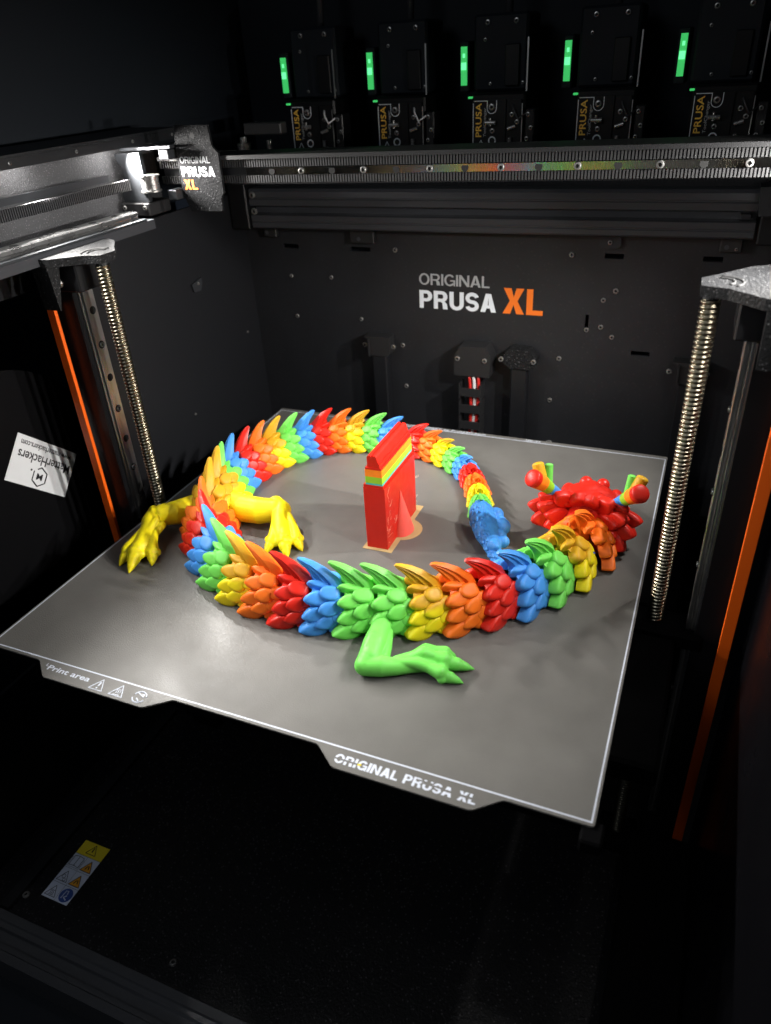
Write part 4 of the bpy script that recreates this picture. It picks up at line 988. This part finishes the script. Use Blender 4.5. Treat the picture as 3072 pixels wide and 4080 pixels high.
for i in range(46):
    f_ = rnd.random(); k = int(i / 46 * 6.99); t_ = (i / 46 * 7) % 1
    ch = [(58.5, 59, 5.0, 4.0), (62, 51, 6.5, 6.2), (65, 42, 7.5, 9.0), (69.5, 31, 7.5, 9.6), (75, 20, 7, 8.8), (81, 9, 6.5, 6.4), (87, -2, 6, 4.8), (93, -13, 5, 4)]
    a, c = Vector(ch[k]), Vector(ch[k + 1]); p = a.lerp(c, t_); ax = Vector((c.x - a.x, c.y - a.y, 0)).normalized(); sd = Vector((0, 0, 1)).cross(ax)
    row = (i % 4); ang = R((8, 30, 52, 72)[row] + rnd.uniform(-5, 5))
    nrm = (-sd) * math.cos(ang) + Vector((0, 0, 1)) * math.sin(ang)
    if nrm.x > 0: nrm = Vector((-nrm.x, -nrm.y, nrm.z))
    pos = Vector(p[:3]) + nrm * (p[3] * .96); u_ = ax; v_ = nrm.cross(u_).normalized()
    hl, hw = 2.6, 1.7; v, f = UNITS[1]
    MM = Matrix(((u_.x * hl, v_.x * hw, nrm.x * 1.1, pos.x), (u_.y * hl, v_.y * hw, nrm.y * 1.1, pos.y), (u_.z * hl, v_.z * hw, nrm.z * 1.1, pos.z), (0, 0, 0, 1)))
    rest.add([MM @ Vector(q_) for q_ in v], f)
tag(rest.build('small_scales', PLA['blue'], tc, True), kind='stuff')

# ---- head, seen from behind
HC = Vector((137.5, 0, 0))
def skull(mb):
    mb.sphere((137.5, 56, 16), (21, 22, 17)); mb.sphere((137.5, 52, 26), (20, 17, 11.5)); mb.sphere((138.5, 72, 14), (16, 18, 13)); mb.sphere((139, 84, 10), (12, 12, 9))
    for s in (-1, 1):
        mb.sphere((138 + s * 5.8, 72, 28.5), (4.8, 5.0, 5)); mb.sphere((138 + s * 16, 60, 27), (5, 8, 5)); mb.sphere((137.5 + s * 18, 46, 28), (5.5, 5.5, 6)); mb.sphere((138 + s * 13, 40, 31), (5, 6, 4.5)); mb.sphere((138 + s * 6, 44, 33.5), (5, 6, 3.5))
        mb.sphere((139 + s * 5, 92, 12), (3, 3.5, 3.5))
    mb.sphere((137.5, 55, 34.5), (8, 9, 4)); mb.cyl((136, 30, 15), (137, 50, 16), 13, 16, 16)
hd = organic('head', skull, .8, 2, PLA['red'], D); hd['label'] = 'red spiky head seen from behind'
def frill(p, d, length, hw, th=2.6):
    """leaf-shaped scale from p along d"""
    p, d = Vector(p), Vector(d).normalized(); nrm = Vector((0, -1, .25)); nrm = (nrm - d * nrm.dot(d)).normalized(); sd = nrm.cross(d)
    c = p + d * length * .5; v, f = UNITS[2]; hl = length * .5
    MM = Matrix(((d.x * hl, sd.x * hw, nrm.x * th, c.x), (d.y * hl, sd.y * hw, nrm.y * th, c.y), (d.z * hl, sd.z * hw, nrm.z * th, c.z), (0, 0, 0, 1)))
    o = bpy.data.objects.new('frill_scale', UMESH[2]); o.material_slots[0].link = 'OBJECT'; o.material_slots[0].material = PLA['red']
    o.matrix_world = SU @ MM; COL.objects.link(o); o.parent = hd; o.matrix_parent_inverse = Matrix.Identity(4)
for k, (ang, ln, hw, rr, yy, back_) in enumerate([(172, 22, 7, 15, 44, .25), (195, 19, 6, 16, 42, .15), (150, 20, 7, 14, 42, .35), (210, 15, 5.5, 17, 46, .1), (8, 22, 7, 15, 44, .25), (-14, 19, 6.5, 16, 44, .15), (30, 18, 7, 14, 42, .35), (-32, 17, 6, 16, 46, .1),
        (128, 15, 6.5, 15, 40, .6), (52, 15, 6.5, 15, 40, .6), (165, 16, 6, 10, 37, .7), (15, 16, 6, 10, 37, .7), (190, 15, 5.5, 10, 36, .6), (-10, 15, 6, 10, 36, .6), (100, 12, 6.5, 15, 39, .8), (78, 12, 6.5, 15, 39, .8), (-38, 14, 6.5, 9, 37, .55), (218, 14, 5.5, 9, 37, .55), (-4, 17, 6.5, 17, 36, .35), (-24, 16, 6.5, 17, 33, .4), (184, 16, 6, 17, 37, .35), (22, 15, 6, 17, 36, .5), (158, 15, 6, 17, 37, .5), (-40, 15, 6, 15, 30, .4)]):
    a = R(ang); d = Vector((math.cos(a), -back_, math.sin(a))); p = Vector((136.5 + rr * math.cos(a), yy, 19 + rr * .75 * math.sin(a)))
    if p.z + d.normalized().z * ln < 2.5: d.z = 0.02; p.z = max(p.z, 5)
    frill(p, d, ln, hw)
def horn(s):
    X = lambda x: 137.3 + s * x
    stem = [(X(20.5), 43.0, 33), (X(25), 38.2, 39.6), (X(28.4), 34.0, 44.6), (X(31.2), 30.0, 48.4), (X(34.0), 26.2, 52)]
    rs = [3.9, 4.4, 5.1, 5.7, 6.1]
    def seg(a, c, ra, rc, m_, nm, cap=False):
        mb = MB(); mb.cyl(a, c, ra, rc, 20)
        if cap:
            d = (Vector(c) - Vector(a)).normalized(); q_ = d.to_track_quat('Z', 'Y').to_matrix(); mb.sphere(c, (rc, rc, rc * .42), 20, 10, q_)
        o = mb.build(nm, m_, hr, False); return autosmooth(o, 50)
    a, c = Vector(stem[0]), Vector(stem[1])
    mb = MB(); mb.cyl(a - (c - a) * .5, c, 3.7, 4.4, 20); hr = mb.build('horn', PLA['blue'], hd); autosmooth(hr, 50); hr['label'] = 'branched horn banded blue, green, orange and red'
    seg(stem[1], stem[2], rs[1], rs[2], PLA['lime'], 'horn_band'); m = Vector(stem[3]).lerp(Vector(stem[4]), .45); seg(stem[2], m, rs[2], 5.85, PLA['amber'], 'horn_band'); seg(m, stem[4], 5.85, rs[4], PLA['red'], 'horn_tip', True)
    g1 = Vector((X(25.8), 38.6, 41)); seg(g1, (X(26.8), 42.6, 54.5), 3.0, 2.7, PLA['green'], 'horn_prong', True)
    y1 = Vector((X(29), 34.5, 45)); seg(y1, (X(33.5), 38.5, 56), 4.0, 4.0, PLA['yellow'], 'horn_prong', True)
horn(-1); horn(1)
